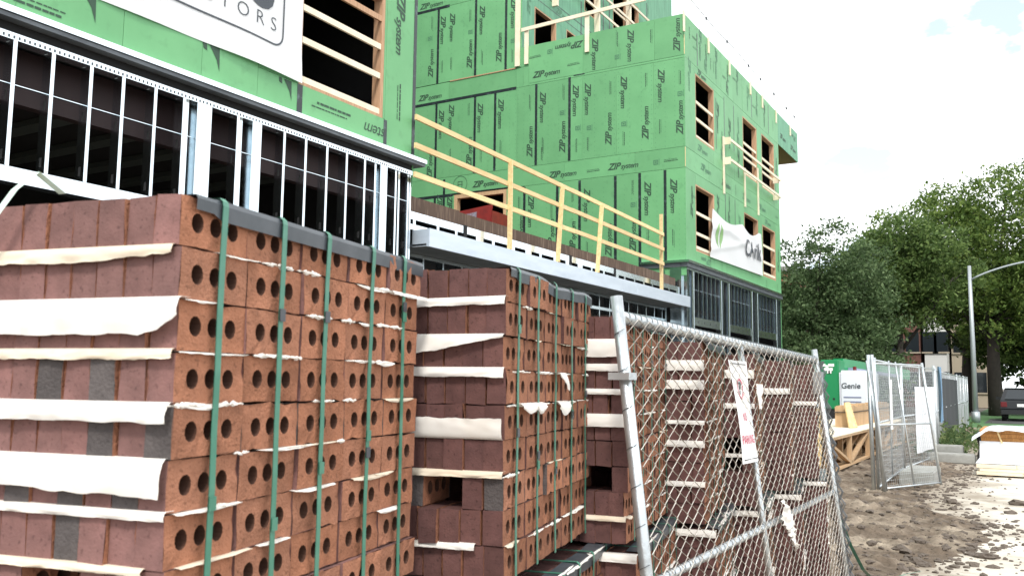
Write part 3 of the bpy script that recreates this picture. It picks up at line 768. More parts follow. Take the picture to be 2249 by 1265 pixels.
MB().bar((-14.2, YB - .08, 13.22), (-9.8, YB - .08, 13.34), .038, .12).build('rail', MT['wood_w'], GR, loc=-GO)
for x in (-14.03, -11.81): MB().box(x - .07, x + .07, YB - .055, YB - .012, 12.04, 13.24).build('post', MT['wood_w'], GR, loc=-GO)
GR = rail_thing('pale timber guardrail crossing the set-back upper windows', (XU + .2, 30, 15.3)); GO = Vector(GR.location)
for z in (16.0, 16.75, 17.5): MB().box(XU + .22, XU + .26, 26.4, 36.2, z - .05, z + .05).build('rail', MT['wood_w'], GR, loc=-GO)
for y in (26.6, 30.1, 33.2): MB().box(XU + .002, XU + .219, y - .05, y + .05, 14.9, 17.6).build('post', MT['wood_w'], GR, loc=-GO)
SCb = thing('safety_cable', 'thin safety cable on stanchions above the far roof edge', 'cable', (FX - .1, 32, 12.66)); so = Vector(SCb.location)
pts = [(FX - .1, y, 13.43 + .03 * math.sin(y * 1.3)) for y in np.linspace(24.2, 39.4, 30)]
MB().tube(pts, .012, 5).build('cable', MT['tie'], SCb, loc=-so)
for y in (24.6, 26.85, 29.1, 31.76, 33.43, 35.46, 37.6, 39.0):
    MB().tube([(FX - .1, y, 12.5), (FX - .1, y, 13.43)], .006, 5).build('stanchion', MT['lamp_metal'], SCb, loc=-so)
    MB().box(FX - .13, FX - .07, y - .03, y + .03, 13.38, 13.46).build('clamp', MT['tie'], SCb, loc=-so)
# ------------------------------------------------------------------ banners
def cloth_uv(b, p00, p10, p01, p11, nu, nv, dx):
    P = [Vector(p) for p in (p00, p10, p01, p11)]
    def fn(u, v):
        p = (P[0] * (1 - u) + P[1] * u) * (1 - v) + (P[2] * (1 - u) + P[3] * u) * v
        return p + dx(u, v)
    b.grid(fn, nu, nv); return fn
def lay_text(fn, u0, v0, wu, hv, me, name, mats, parent, off=.006):
    """bend flat lettering over a cloth surface; wu/hv = size of one mesh unit in cloth parameters"""
    vs_ = []
    for q in me.vertices:
        u, v = u0 + q.co.x * wu, v0 + q.co.y * hv
        p = fn(u, v); vs_.append((p.x + off, p.y, p.z))
    m2 = bpy.data.meshes.new(name); m2.from_pydata(vs_, [], [tuple(p.vertices) for p in me.polygons]); m2.materials.append(mats); m2.update()
    return link(name, m2, parent, loc=-parent_origin(parent))
bn = thing('banner', 'large white banner with black rounded frame and lettering on the near wing', 'banner', (FX + .03, 4, 5.7)); bo = Vector(bn.location)
b = MB()
def wav(u, v): return Vector((.012 + .010 * math.sin(u * 31) * (1 - v) + .05 * max(0, 1 - v * 7) * (max(0, math.sin(u * 7.2 + 1.1)) ** 3), 0, .02 * math.sin(u * 9) * (1 - v)))
BY0, BY1, BZ0, BZ1 = 1.2, 8.66, 5.66, 9.2
fn = cloth_uv(b, (FX + .004, BY0, BZ0 + .1), (FX + .004, BY1, BZ0), (FX + .004, BY0, BZ1), (FX + .004, BY1, BZ1), 90, 20, wav)
b.build('cloth', MT['cloth'], bn, True, loc=-bo)
WU_, HV_ = 1 / (BY1 - BY0), 1 / (BZ1 - BZ0)
def bu(y): return (y - BY0) / (BY1 - BY0)
def bv(z): return (z - BZ0) / (BZ1 - BZ0)
# rounded frame line
q = MB(); R0 = .18; fy0, fy1, fz0, fz1 = 1.8, 8.30, 6.03, 8.9
path = []
for cx, cy, a0 in ((fy1 - R0, fz0 + R0, -90), (fy1 - R0, fz1 - R0, 0), (fy0 + R0, fz1 - R0, 90), (fy0 + R0, fz0 + R0, 180)):
    for k in range(7): a = math.radians(a0 + k * 15); path.append((cx + R0 * math.cos(a), cy + R0 * math.sin(a), math.cos(a), math.sin(a)))
dense = []
for i in range(len(path)):
    a_, b_ = path[i], path[(i + 1) % len(path)]; n_ = max(1, int(math.dist(a_[:2], b_[:2]) / .12))
    for k in range(n_): t = k / n_; dense.append(tuple(a_[j] * (1 - t) + b_[j] * t for j in range(4)))
for i in range(len(dense)):
    a_, b_ = dense[i], dense[(i + 1) % len(dense)]; h = .024
    q.quad(*[(bu(y - s * ny * h) , bv(z - s * nz * h), 0) for (y, z, ny, nz), s in ((a_, -.5), (b_, -.5), (b_, .5), (a_, .5))])
lay_text(fn, 0, 0, 1, 1, q.mesh('f', MT['ink_banner']), 'frame_line', MT['ink_banner'], bn, .007)
t1 = text_mesh('CONSTRUCTORS', .27, 0, -.004, 1.75, MT['ink_banner']); mx1 = max(xs(t1))
lay_text(fn, bu(8.17 - mx1), bv(6.30), WU_, HV_, t1, 'lettering', MT['ink_banner'], bn)
t2 = text_mesh('OSS', .95, 0, .03, .92, MT['ink_banner']); mx2 = max(xs(t2))
lay_text(fn, bu(8.12 - mx2), bv(6.77), WU_, HV_, t2, 'bold_lettering', MT['ink_banner'], bn)
# far banner
bn = thing('banner', 'sagging white banner with green leaf emblem on the far wing', 'banner', (FX + .1, 29.5, 5.56)); bo = Vector(bn.location)
b = MB()
def fold(u, v):
    sag = -.24 * v ** 4 * (max(0, math.sin(math.pi * min(1, u / .58))) ** 1.2 * .9 + (max(0, math.sin(math.pi * min(1, max(0, (u - .58) / .36)))) * .95 if u > .58 else 0))
    f1 = .06 * math.exp(-((v - .75 + .5 * abs(u - .3)) / .10) ** 2) * v + .03 * math.exp(-((v - (.15 + .7 * u)) / .06) ** 2) * (1 if u < .6 else 0)
    return Vector((.05 + f1 + .02 * math.sin(u * 17 + v * 5) * (v * (1 - v)) * 2, 0, sag))
fn = cloth_uv(b, (FX + .01, 26.42, 5.54), (FX + .01, 32.62, 5.62), (FX + .01, 26.75, 7.12), (FX + .01, 32.5, 7.16), 64, 24, fold)
b.build('cloth', MT['cloth'], bn, True, loc=-bo)
q = MB()
for s in (-1, 1):
    n = 9; L1 = [(-.02 * s + s * .055 * math.sin(math.pi * k / n) + .03 * s, -.28 + .56 * k / n, 0) for k in range(n + 1)]; L2 = [(.012 * s, -.28 + .56 * k / n, 0) for k in range(n + 1)]
    for k in range(n): q.quad(L1[k], L1[k + 1], L2[k + 1], L2[k])
lay_text(fn, .13, .52, 1, 1, q.mesh('l', MT['ink_leaf']), 'leaf_emblem', MT['ink_leaf'], bn, .012)
t3 = text_mesh('CArik', .85, 0, .006, 1.0, MT['ink_banner'])
lay_text(fn, .78, .50, 1 / 6.1, 1 / 1.45, t3, 'lettering', MT['ink_banner'], bn, .035)
# red container on the terrace
rd = thing('skip_bin', 'red steel bin with a faded decal in the courtyard doorway', 'bin', (-15.8, 23.5, 4.6)); ro = Vector(rd.location)
b = MB(); b.poly([(-16.66, 23.3, 6.3), (-14.75, 23.3, 6.3), (-14.55, 23.3, 7.2), (-16.66, 23.3, 7.0)]); b.box(-16.64, -14.6, 23.32, 24.3, 6.3, 7.0); b.build('body', MT['red'], rd, loc=-ro)
b = MB(); b.poly([(-16.2, 23.28, 6.55), (-15.2, 23.28, 6.6), (-15.15, 23.28, 7.0), (-16.2, 23.28, 6.9)]); b.build('decal', MT['paleblue'], rd, loc=-ro)
MB().box(-16.05, -15.55, 23.2, 23.27, 6.38, 6.5).build('stake_plate', MT['wood'], rd, loc=-ro)
MB().box(-16.4, -14.7, 23.4, 24.2, 4.62, 6.29).build('chassis', MT['dark'], rd, loc=-ro)
MB().box(-15.6, -14.55, 23.1, 23.39, 5.3, 5.95).build('ledge', MT['red'], rd, loc=-ro)

# ================================================================== BRICK STACKS
BT, BL, BH = .0585, .1955, .0925           # brick thickness, length, height (laid on edge)
PT, PL = .062, .2
def brick_mesh(seed, grey=False, dark=False):
    r = random.Random(seed)
    b = MB(); hx = BT / 2
    J = {}
    def P(x, y, z):
        # shared corner jitter keeps the arrises slightly uneven
        k = (round(x, 4), round(y, 4), round(z, 4))
        if k not in J:
            e = .0014 if r.random() < .8 else .0045
            J[k] = (x + r.uniform(-e, e), y + r.uniform(-e, e), z + r.uniform(-e, e))
        return J[k]
    cw = BL / 3; hz = BH / 2; N = 12
    for s in (1, -1):
        for c in range(3):
            cy = -BL / 2 + cw * (c + .5) + (0, .0, 0)[c]; cyh = cy * .78
            ring = []; outer = []
            for k in range(N):
                a = 2 * math.pi * k / N + math.pi / 4
                ca, sa = math.cos(a), math.sin(a)
                ring.append((s * hx, cyh + .0162 * ca * (1 + .05 * r.random()), .0185 * sa * (1 + .05 * r.random())))
                q = max(abs(ca), abs(sa)); oy, oz = ca / q, sa / q
                outer.append(P(s * hx, cy + oy * cw / 2, oz * hz))
            for k in range(N):
                k2 = (k + 1) % N
                f = (outer[k], outer[k2], ring[k2], ring[k]) if s > 0 else (outer[k2], outer[k], ring[k], ring[k2])
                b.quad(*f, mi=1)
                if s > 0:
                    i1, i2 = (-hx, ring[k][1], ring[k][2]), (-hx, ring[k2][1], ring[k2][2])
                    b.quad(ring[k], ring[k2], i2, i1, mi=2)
    ys = [-BL / 2, BL / 2]
    for s in (-1, 1):
        y = s * BL / 2
        q = [P(-hx, y, -hz), P(hx, y, -hz), P(hx, y, hz), P(-hx, y, hz)]
        b.quad(*(q if s < 0 else q[::-1]), mi=0)
        z = s * hz
        q = [P(-hx, -BL / 2, z), P(hx, -BL / 2, z), P(hx, BL / 2, z), P(-hx, BL / 2, z)]
        b.quad(*(q if s > 0 else q[::-1]), mi=0)
    return b.mesh('brick', [MT['bgrey'] if grey else MT['bface_shade' if dark else 'bface'], MT['bbed_shade' if dark else 'bbed'], MT['core']])
BR = [brick_mesh(i) for i in range(5)]
BG = [brick_mesh(20 + i, True) for i in range(2)]
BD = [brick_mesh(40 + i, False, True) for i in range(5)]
STK_ROT = .5355922 - .3299458

def sheet(parent, face, z, u0, u1, drop, out=.008, seed=0, mats='paper', nu=60, nv=8, curl=.0, up=False, tilt=0):
    """interleaf paper: starts inside a joint, comes out over the face and hangs down (or stands up)."""
    r = random.Random(seed); ph = r.random() * 9
    b = MB()
    def fn(t, v):
        u = u0 + (u1 - u0) * t
        d = drop(t) if callable(drop) else drop
        wv = noise.noise((u * 14 + ph, v * 2.2, ph)); w2 = noise.noise((u * 46 + ph, v * 7, ph * 2)); w3 = noise.noise((u * 120 + ph, v * 9, ph))
        if v < .3:
            n, zz = -.02 + (v / .3) * (.02 + out * .8), z + tilt * (t - .5)
        else:
            k = (v - .3) / .7
            n = out * (.8 + .6 * math.sin(k * 2.2)) + .010 * abs(wv) * k + .004 * w2 * k + .0008 * abs(w3) + curl * k * k * (t if face == 'L' else 1)
            zz = z + tilt * (t - .5) + (1 if up else -1) * d * k * (1 + .12 * wv) + (.002 * w2 + .0007 * w3) * k
        return (-u, -n, zz) if face == 'L' else (n, u, zz)
    b.grid(fn, nu, nv)
    return b.build('paper_sheet', MT[mats], parent, True)
def wad(parent, u, z, s, seed, face='H'):
    """crumpled paper squeezed out of a joint"""
    r = random.Random(seed); b = MB(); ph = r.random() * 50
    def fn(t, v):
        a = (v - .5) * 2.6; k = math.sin(math.pi * t) ** .5
        n = .002 + .010 * k * (math.cos(a) * (.5 + .9 * abs(noise.noise((t * 9 + ph, 2, 1)))) + .5 * noise.noise((t * 11 + ph, v * 6, 1)))
        zz = z + .0065 * k * (math.sin(a) * (.35 + 1.1 * abs(noise.noise((t * 8 + ph, 5, 2)))) + .8 * noise.noise((t * 6 + ph, v * 3, 4)))
        uu = u + (t - .5) * s
        return (n, uu, zz) if face == 'H' else (-uu, -n, zz)
    b.grid(fn, 22, 6)
    return b.build('paper_sheet', MT['paper'], parent, False)

def brick_stack(label, x, y, zb, rows, ncol, seed, missing=(), grey=(), greyp=0, pitch=.0955, rot=STK_ROT, wide=16, straps=True, plate_wave=0, pulled={}, hole_obj=True, jit=1):
    S = thing('brick_stack', label, 'brick stack', (x, y, zb), rot, 'strapped stacks of red bricks')
    r = random.Random(seed)
    core = MB()
    H = rows * pitch
    for k in range(rows):                       # k = 0 is the TOP row
        z = H - (k + .5) * pitch
        rowx = r.uniform(-.004, .004) * jit
        for i in range(wide):
            for j in range(5):
                shell = i == 0 or j == 0 or i == wide - 1 or j == 4 or k == 0
                if not shell or (k, i) in missing: continue
                cx = -(i + .5) * PT + rowx + r.uniform(-.0015, .0015) * jit; cy = (j + .5) * PL + r.uniform(-.002, .002) * jit
                if i == 0: cx += r.uniform(-.004, .004) * jit
                cx += pulled.get((k, i, j), 0)
                if j == 0: cy += r.uniform(-.003, .003) * jit + pulled.get((k, i), 0)
                if (j == 0 and i < ncol) or (i == 0 and hole_obj):
                    isg = (k, i) in grey or (j == 0 and r.random() < greyp)
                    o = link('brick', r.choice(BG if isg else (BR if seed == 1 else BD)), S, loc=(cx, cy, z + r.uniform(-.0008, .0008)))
                    o.scale = (1, 1, (pitch - .003) / BH)
                    o.rotation_euler = (r.uniform(-.006, .006) * jit, 0, r.uniform(-.012, .012) * jit + (math.pi if r.random() < .0 else 0))
                else:
                    z0 = z - pitch / 2
                    core.box(cx - BT / 2, cx + BT / 2, cy - BL / 2, cy + BL / 2, z0, z0 + pitch - .003)
    stuff(core.build('rear_bricks', MT['bface' if seed == 1 else 'bface_shade'], S))
    W_ = wide * PT
    if straps:
        # dark plastic edge protector along the hole-side top edge
        b = MB()
        def prof(t, v):
            yy = .03 + t * .985; wv = plate_wave * (math.sin(t * 9) * .4 + noise.noise((t * 5, seed, 0)))
            p = [(.006, -.034), (.007, -.004), (.003, .006), (-.05, .007)][min(3, int(v * 3 + .01))]
            sl = .018 * max(0, 1 - t * 14)
            return (p[0] + .002 * wv, yy, H + p[1] * (1 - .3 * (sl > .004)) + .010 * wv - sl * (p[1] < 0) * 0)
        b.grid(prof, 40, 3)
        b.build('edge_protector', MT['plate'], S, False)
        for j in range(5):
            yy = (j + .5) * PL + r.uniform(-.012, .012); dy = r.uniform(-.012, .004)
            b = MB(); w = .0085; t = .0016
            path = [(.012, yy + dy, 0)]
            for q in range(1, 9): path.append((.0085 + .003 * r.random() if q < 8 else .012, yy + dy * (1 - q / 8), H * q / 8 - (.005 if q == 8 else 0)))
            path += [(.010, yy, H + .004), (.002, yy, H + .011), (-.055, yy, H + .010), (-W_ + .02, yy, H + .006), (-W_ - .006, yy, H - .01), (-W_ - .008, yy, 0)]
            for s in (0, 1):
                for p0, p1 in zip(path, path[1:]):
                    b.quad((p0[0], p0[1] - w, p0[2]), (p0[0], p0[1] + w, p0[2]), (p1[0], p1[1] + w, p1[2]), (p1[0], p1[1] - w, p1[2]))
                path = [(p[0] - t if i < 11 else p[0], p[1], p[2] - (t if i >= 10 else 0)) for i, p in enumerate(path)]
            st = b.build('strap', MT['strap'], S)
            for q in range(2):
                zz = H * r.uniform(.15, .85); MB().box(.0125, .0145, yy + dy * (1 - zz / H) - .0095, yy + dy * (1 - zz / H) + .0095, zz, zz + .026).build('strap_seal', MT['plate'] if q else MT['strap'], st)
    return S
def zj(S_rows, k, pitch=None):
    pitch = pitch or PITCH_NOW[0]
    return (S_rows - k) * pitch
PITCH_NOW = [.0945]
ROWS = 9
ZB = 1.93 - ROWS * .0945
# --- nearest stack
S1 = brick_stack('nearest brick stack, filling the lower left, with wide cream paper flaps', -1.30, 1.033, ZB, ROWS, 9, 1, pitch=.0945,
                 missing={(7, 3), (7, 4)}, grey={(3, 2), (3, 4), (3, 7), (4, 0), (4, 2), (5, 1), (5, 3), (5, 5), (6, 3), (6, 8)}, pulled={(0, 0, 3): .008, (0, 0, 4): .010})
sheet(S1, 'L', zj(9, 1) + .004, .012, .60, lambda t: .017 + .012 * min(1, t * 3), .006, 3, 'paper_t')
sheet(S1, 'L', zj(9, 2) + .003, -.012, .62, lambda t: .066 * (1 - .5 * max(0, (.14 - t) / .14) ** 2) + .018 * max(0, t - .45), .012, 4, curl=.0)
sheet(S1, 'L', zj(9, 3) + .006, .002, .6, .020, .006, 5, 'paper_t')
sheet(S1, 'L', zj(9, 4) + .006, .0, .6, .036, .012, 6, up=False)
sheet(S1, 'L', zj(9, 5) + .003, .004, .62, lambda t: .066 - .012 * t, .014, 7)
sheet(S1, 'L', zj(9, 6) + .007, .0, .6, .016, .006, 8)
sheet(S1, 'L', zj(9, 7) + .004, .04, .6, .013, .007, 9, 'paper_t')
rw = random.Random(77)
def slivers(S, ks, r_, dens=4):
    for k in ks:
        for q in range(r_.randint(1, dens)):
            u = r_.uniform(0, .85); l = r_.uniform(.06, .22)
            sheet(S, 'H', zj(9, k) + .001, u, min(.99, u + l), lambda t, d=r_.uniform(.003, .011): d * math.sin(math.pi * (.1 + .8 * t)), .004, r_.randint(0, 9999), r_.choice(('paper', 'paper_t')), nu=14, nv=4)
slivers(S1, range(1, 8), random.Random(5), 4)
for k, u, s in ((1, .3, .12), (1, .42, .10), (2, .47, .12), (2, .6, .07), (3, .3, .15), (3, .36, .09), (3, .72, .26), (4, .03, .12), (4, .16, .08), (4, .5, .10), (2, .78, .08), (5, .2, .05), (1, .82, .22), (2, .86, .1), (6, .14, .06), (4, .62, .07), (5, .58, .04)):
    wad(S1, u, zj(9, k), s, int(k * 100 + u * 90))
sheet(S1, 'H', zj(9, 1) + .004, .82, 1.04, .012, .008, 91, nu=16)
# loose pale strap end standing over the front
b = MB()
pth = [(-.30, .02, ROWS * .0945 + .02), (-.325, -.02, ROWS * .0945 + .055), (-.36, -.035, ROWS * .0945 + .02), (-.42, -.05, ROWS * .0945 - .07), (-.50, -.05, ROWS * .0945 - .20), (-.56, -.04, ROWS * .0945 - .33)]
for p0, p1 in zip(pth, pth[1:]): b.quad((p0[0] - .009, p0[1], p0[2]), (p0[0] + .009, p0[1], p0[2]), (p1[0] + .009, p1[1], p1[2]), (p1[0] - .009, p1[1], p1[2]))
o = b.build('loose_strap', MT['strap_pale'], S1)
o['label'] = 'pale loose strap end hanging over the front face'
# --- second stack
PITCH_NOW[0] = .0985
S2 = brick_stack('middle brick stack with fork slot and crumpled paper, right of the nearest stack', -1.30, 2.155, 1.043, ROWS, 9, 2, pitch=.0985,
                 missing={(6, 2), (6, 3), (6, 5)}, grey={(6, 0), (6, 4)}, plate_wave=1.0, pulled={(7, 2): -.012, (7, 3): -.018, (7, 4): -.01, (6, 0, 2): .006, (7, 0, 1): .007}, jit=1.5)
sheet(S2, 'L', zj(9, 1) + .010, -.002, .7, .024, .008, 13, tilt=-.012)
sheet(S2, 'L', zj(9, 2) + .005, .0, .7, lambda t: .01 + .085 * min(1, t * 1.5), .012, 14, curl=.02)
sheet(S2, 'L', zj(9, 3) + .008, .0, .7, .028, .008, 15)
sheet(S2, 'L', zj(9, 5) + .0, .004, .7, .058, .008, 16, up=True)
sheet(S2, 'L', zj(9, 6) + .010, .0, .7, .019, .007, 17, 'paper_t')
sheet(S2, 'L', zj(9, 8) + .006, .08, .32, .018, .01, 18)
slivers(S2, (1, 2, 3, 4, 6, 8), random.Random(6), 4)
for k, u, s in ((3, .14, .2), (3, .4, .22), (3, .62, .2), (4, .16, .3), (4, .34, .24), (4, .58, .2), (4, .72, .14), (1, .2, .1), (6, .06, .16), (8, .3, .2), (8, .5, .2), (2, .9, .2), (3, .95, .15)):
    wad(S2, u, zj(9, k) - .004, s, int(k * 70 + u * 50))
for u, w_, d in ((.24, .10, .035), (.5, .14, .05), (.1, .16, .03)): sheet(S2, 'H', zj(9, 4) + .002, u, u + w_, lambda t: d * math.sin(math.pi * (.15 + .7 * t)), .018, int(u * 70), nu=12)
sheet(S2, 'H', zj(9, 3), .46, .60, lambda t: .06 * t, .02, 5, nu=10)
# --- third to seventh stacks, behind the chain-link panel
PITCH_NOW[0] = .0955
S3 = brick_stack('third brick stack with three wide paper bands, just behind the fence post', -1.345, 3.13, 1.0, ROWS, 7, 3, missing={(6, 1), (6, 2)}, plate_wave=.6, jit=1.5)
for k, d, up in ((1, .072, 0), (2, .028, 0), (3, .022, 0), (4, .05, 0), (8, .018, 0)): sheet(S3, 'L', zj(9, k) + .006, .0, .6, d, .01, 60 + k, up=bool(up), mats='paper' if k != 8 else 'paper_t')
S4 = brick_stack('fourth brick stack with a fork slot, seen through the fence mesh', -1.36, 4.10, 0.945, ROWS, 6, 4, missing={(6, 3), (6, 4)}, jit=1.5)
for k, d in ((1, .05), (2, .045), (4, .018), (5, .03), (7, .022)): sheet(S4, 'L', zj(9, k) + .006, .0, .5, d, .012, 70 + k)
S5 = brick_stack('fifth brick stack behind the white fence sign', -1.39, 5.08, 0.915, ROWS, 5, 5, missing={(5, 1), (5, 2), (6, 1), (6, 2)}, jit=1.5)
for k, d in ((1, .05), (3, .03), (6, .02)): sheet(S5, 'L', zj(9, k) + .006, .0, .4, d, .012, 80 + k)
S6 = brick_stack('sixth brick stack, last but one behind the fence mesh', -1.42, 6.06, 0.905, ROWS, 4, 6, jit=1.5)
sheet(S6, 'L', zj(9, 2) + .006, .0, .4, .04, .012, 85)
S7 = brick_stack('farthest brick stack, at the right end of the fence panel', -1.45, 7.04, 0.9, ROWS, 4, 7, jit=1.5)
sheet(S7, 'L', zj(9, 3) + .006, .0, .4, .03, .012, 86)
for S, n in ((S3, 3), (S4, 4), (S5, 5), (S6, 6), (S7, 7)):
    r_ = random.Random(n)
    for k in range(1, 9):
        slivers(S, (k,), r_, 2)
        for q in range(r_.randint(0, 3)): wad(S, r_.uniform(.1, .9), zj(9, k) - .003, r_.uniform(.08, .22), 9000 + 100 * n + 10 * k + q)
# --- lower tier (tops only just show at the bottom of the picture)
LR = 10; LTOP = (1.04, .985, .965, .92, .89, .88, .875)
for n, (x, y, lab) in enumerate(((-1.24, 1.06, 'lower tier brick stack under the nearest stack'), (-1.27, 2.28, 'lower tier brick stack with dark edge strip under the middle stack'),
                    (-1.31, 3.15, 'lower tier brick stack under the third stack, by the fence post'), (-1.32, 4.13, 'lower tier brick stack under the fourth stack, behind the fence'),
                    (-1.345, 5.11, 'lower tier brick stack under the fifth stack, below the fence sign'), (-1.37, 6.10, 'lower tier brick stack under the sixth stack'), (-1.40, 7.08, 'lower tier brick stack under the farthest stack'))):
    LP = (LTOP[n] - .02) / LR
    S = brick_stack(lab, x, y, .02, LR, 3 if n else 0, 40 + n, pitch=LP, plate_wave=.8, jit=1.4, hole_obj=n > 0)
    r_ = random.Random(n)
    if n:
        for k in range(0, 8):
            if r_.random() < .6: sheet(S, 'H', (LR - k) * LP + .003, r_.uniform(0, .4), r_.uniform(.6, .98), .006, .006, 700 + 10 * n + k, 'paper', nu=24, nv=4)
        wad(S, .25, LR * LP + .01, .4, 5000 + n)
        sheet(S, 'L', LR * LP - .002, .0, .3, .03, .012, 5100 + n)

# ================================================================== CHAIN-LINK PANEL leaning on the stacks
FP = thing('fence_panel', 'galvanized chain-link fence panel leaning against the brick stacks', 'fence', (-1.085, 4.65, 0))
fo = Vector(FP.location)
FL0, FL1, FTOP = 2.92, 6.42, 1.87
def fpt(y, h):          # point in the leaning plane, h measured along the panel
    s = (y - FL0) / (FL1 - FL0)
    zt = 1.885 - .06 * s; xt = -1.290 - .04 * s; xb = -1.075 - .05 * s
    return Vector((xb + (xt - xb) * h, y, .03 + (zt - .03) * h))
def fpart(b, name, m_, smooth=True): return b.build(name, MT[m_], FP, smooth, loc=-fo)
for y, r in ((FL0, .0225), (FL1, .021)):
    fpart(MB().tube([fpt(y, 0), fpt(y, .5), fpt(y, 1.015)], r, 14), 'post', 'tube')
fpart(MB().tube([fpt(FL0, .975), fpt(4.6, .972), fpt(FL1, .975)], .0215, 14), 'top_rail', 'tube')
fpart(MB().tube([fpt(FL0, .475), fpt(FL1, .475)], .017, 12), 'middle_rail', 'tube')
fpart(MB().tube([fpt(FL0, .02), fpt(FL1, .02)], .0195, 10), 'bottom_rail', 'tube')
fpart(MB().tube([fpt(4.49, .02), fpt(4.49, .97)], .0165, 10), 'middle_post', 'tube')
b = MB(); q = fpt(FL0, .86); b.box(q.x - .05, q.x + .03, q.y - .035, q.y + .035, q.z - .013, q.z + .013); fpart(b, 'clamp', 'tube', False)
b = MB(); q = fpt(FL1, .9); b.box(q.x - .03, q.x + .03, q.y - .03, q.y + .05, q.z - .1, q.z + .05); fpart(b, 'clamp', 'tube', False)
nrm = (fpt(4, 1) - fpt(4, 0)).cross(Vector((0, 1, 0))).normalized()
if nrm.x < 0: nrm = -nrm
mesh = MB(); DW = .057; nW = int((FL1 - FL0 - .04) / (DW / 2)); rn = random.Random(8); nz = 60
for w in range(nW // 2):
    y0 = FL0 + .02 + w * DW; pts = []
    ph = rn.uniform(-.003, .003)
    for k in range(nz + 1):
        h = .02 + .955 * k / nz
        bend = .012 * noise.noise((y0 * 2, h * 5, 2)) + .012 * noise.noise((y0 * .7, h * 1.5, 8))
        # each woven picket zigzags to meet its neighbours
        yy = y0 + (DW / 2 if (k + w) % 2 else -DW / 2) * 1.02 + DW / 2 + ph + .004 * noise.noise((y0 * 5, h * 9, 5)) + .012 * noise.noise((y0, h * 3, 11))
        p = fpt(min(max(yy, FL0), FL1), h) + nrm * (.0235 + bend * .5 + (.0016 if (k + w) % 2 else -.0016))
        pts.append(p)
    mesh.tube(pts, .0022, 4, caps=False)
stuff(fpart(mesh, 'chain_link_mesh', 'wire', False))
ties = MB()
for w in range(nW // 2):                       # knuckles wrapped round the top rail
    y0 = FL0 + .05 + w * DW; c = fpt(y0, .9735)
    ties.tube([c + nrm * math.cos(a) * .0245 + Vector((0, .007 * math.sin(a) + .004 * a, 0)) + Vector((0, 0, 1)) * math.sin(a) * .0245 for a in np.linspace(0, 5.9, 11)], .0017, 4, caps=False)
for h in np.linspace(.06, .93, 13):            # tension wires spiralling up the left post
    c = fpt(FL0, h)
    ties.tube([c + Vector((math.cos(a) * .0245, math.sin(a) * .0245, .012 * a - .03)) for a in np.linspace(0, 5.6, 10)], .0016, 4, caps=False)
for w in range(0, nW // 2):
    y0 = FL0 + .06 + w * DW; c = fpt(y0, .475)
    if rn.random() < .75: ties.tube([c + nrm * math.cos(a) * .0195 + Vector((0, .006 * a, math.sin(a) * .0195)) for a in np.linspace(0, 5.9, 9)], .0015, 4, caps=False)
stuff(fpart(ties, 'tie_wires', 'tie', False))
# bunched spare mesh hanging at the right post
b = MB()
for k in range(46):
    a = rn.random() * 6.28; y0 = FL1 + .03 + .03 * math.cos(a); d0 = .03 * math.sin(a); pts = []
    for q in range(22):
        h = .02 + .95 * q / 21
        pts.append(fpt(FL1, h) + Vector((d0 + (.022 if (q + k) % 2 else -.022) + .01 * noise.noise((k, h * 4, 1)), y0 - FL1 + .02 * noise.noise((k * 1.7, h * 6, 3)), 0)))
    b.tube(pts, .0016, 4, caps=False)
stuff(fpart(b, 'bunched_mesh', 'tie', False))
# white sign wired to the mesh
sg = thing('parking_sign', 'white plastic no parking sign wired to the chain-link panel', 'sign', tuple(fpt(4.3, .62) + nrm * .03)); so = Vector(sg.location)
def spt(u, v): return fpt(4.165 + .285 * u, .652 + .268 * v) + nrm * (.030 + .008 * math.sin(u * 3 + v * 4))
b = MB(); b.grid(lambda u, v: spt(u, v), 8, 14); b.build('sheet', MT['white'], sg, True, loc=-so)
def on_sign(me, u0, v0, s, name, m_):
    vs_ = [tuple(spt(u0 + p.co.x * s / .285, v0 + p.co.y * s / .50) + nrm * .003) for p in me.vertices]
    m2 = bpy.data.meshes.new(name); m2.from_pydata(vs_, [], [tuple(p.vertices) for p in me.polygons]); m2.materials.append(m_); m2.update()
    link(name, m2, sg, loc=-so)
ring = MB()
for k in range(24):
    a0, a1 = 2 * math.pi * k / 24, 2 * math.pi * (k + 1) / 24
    ring.quad(*[(math.cos(t) * r, math.sin(t) * r, 0) for t, r in ((a0, .40), (a0, .5), (a1, .5), (a1, .40))])
on_sign(ring.mesh('ring', MT['ink_banner']), .5, .72, .105, 'symbol_ring', MT['ink_red'])
on_sign(text_mesh('P', .8, 0, .02, 1, MT['ink_banner']), .5, .72, .105, 'symbol_letter', MT['ink_banner'])
on_sign(text_mesh('NO', .8, 0, .01, 1, MT['ink_red']), .5, .44, .07, 'lettering', MT['ink_red'])
on_sign(text_mesh('PARKING', .8, 0, .01, 1, MT['ink_red']), .5, .22, .074, 'lettering', MT['ink_red'])
for v in (.965, .035): 
    MB().tube([spt(.08, v) + nrm * .004, spt(.9, v) + nrm * .004], .0022, 5).build('wire_tie', MT['black'], sg, True, loc=-so)
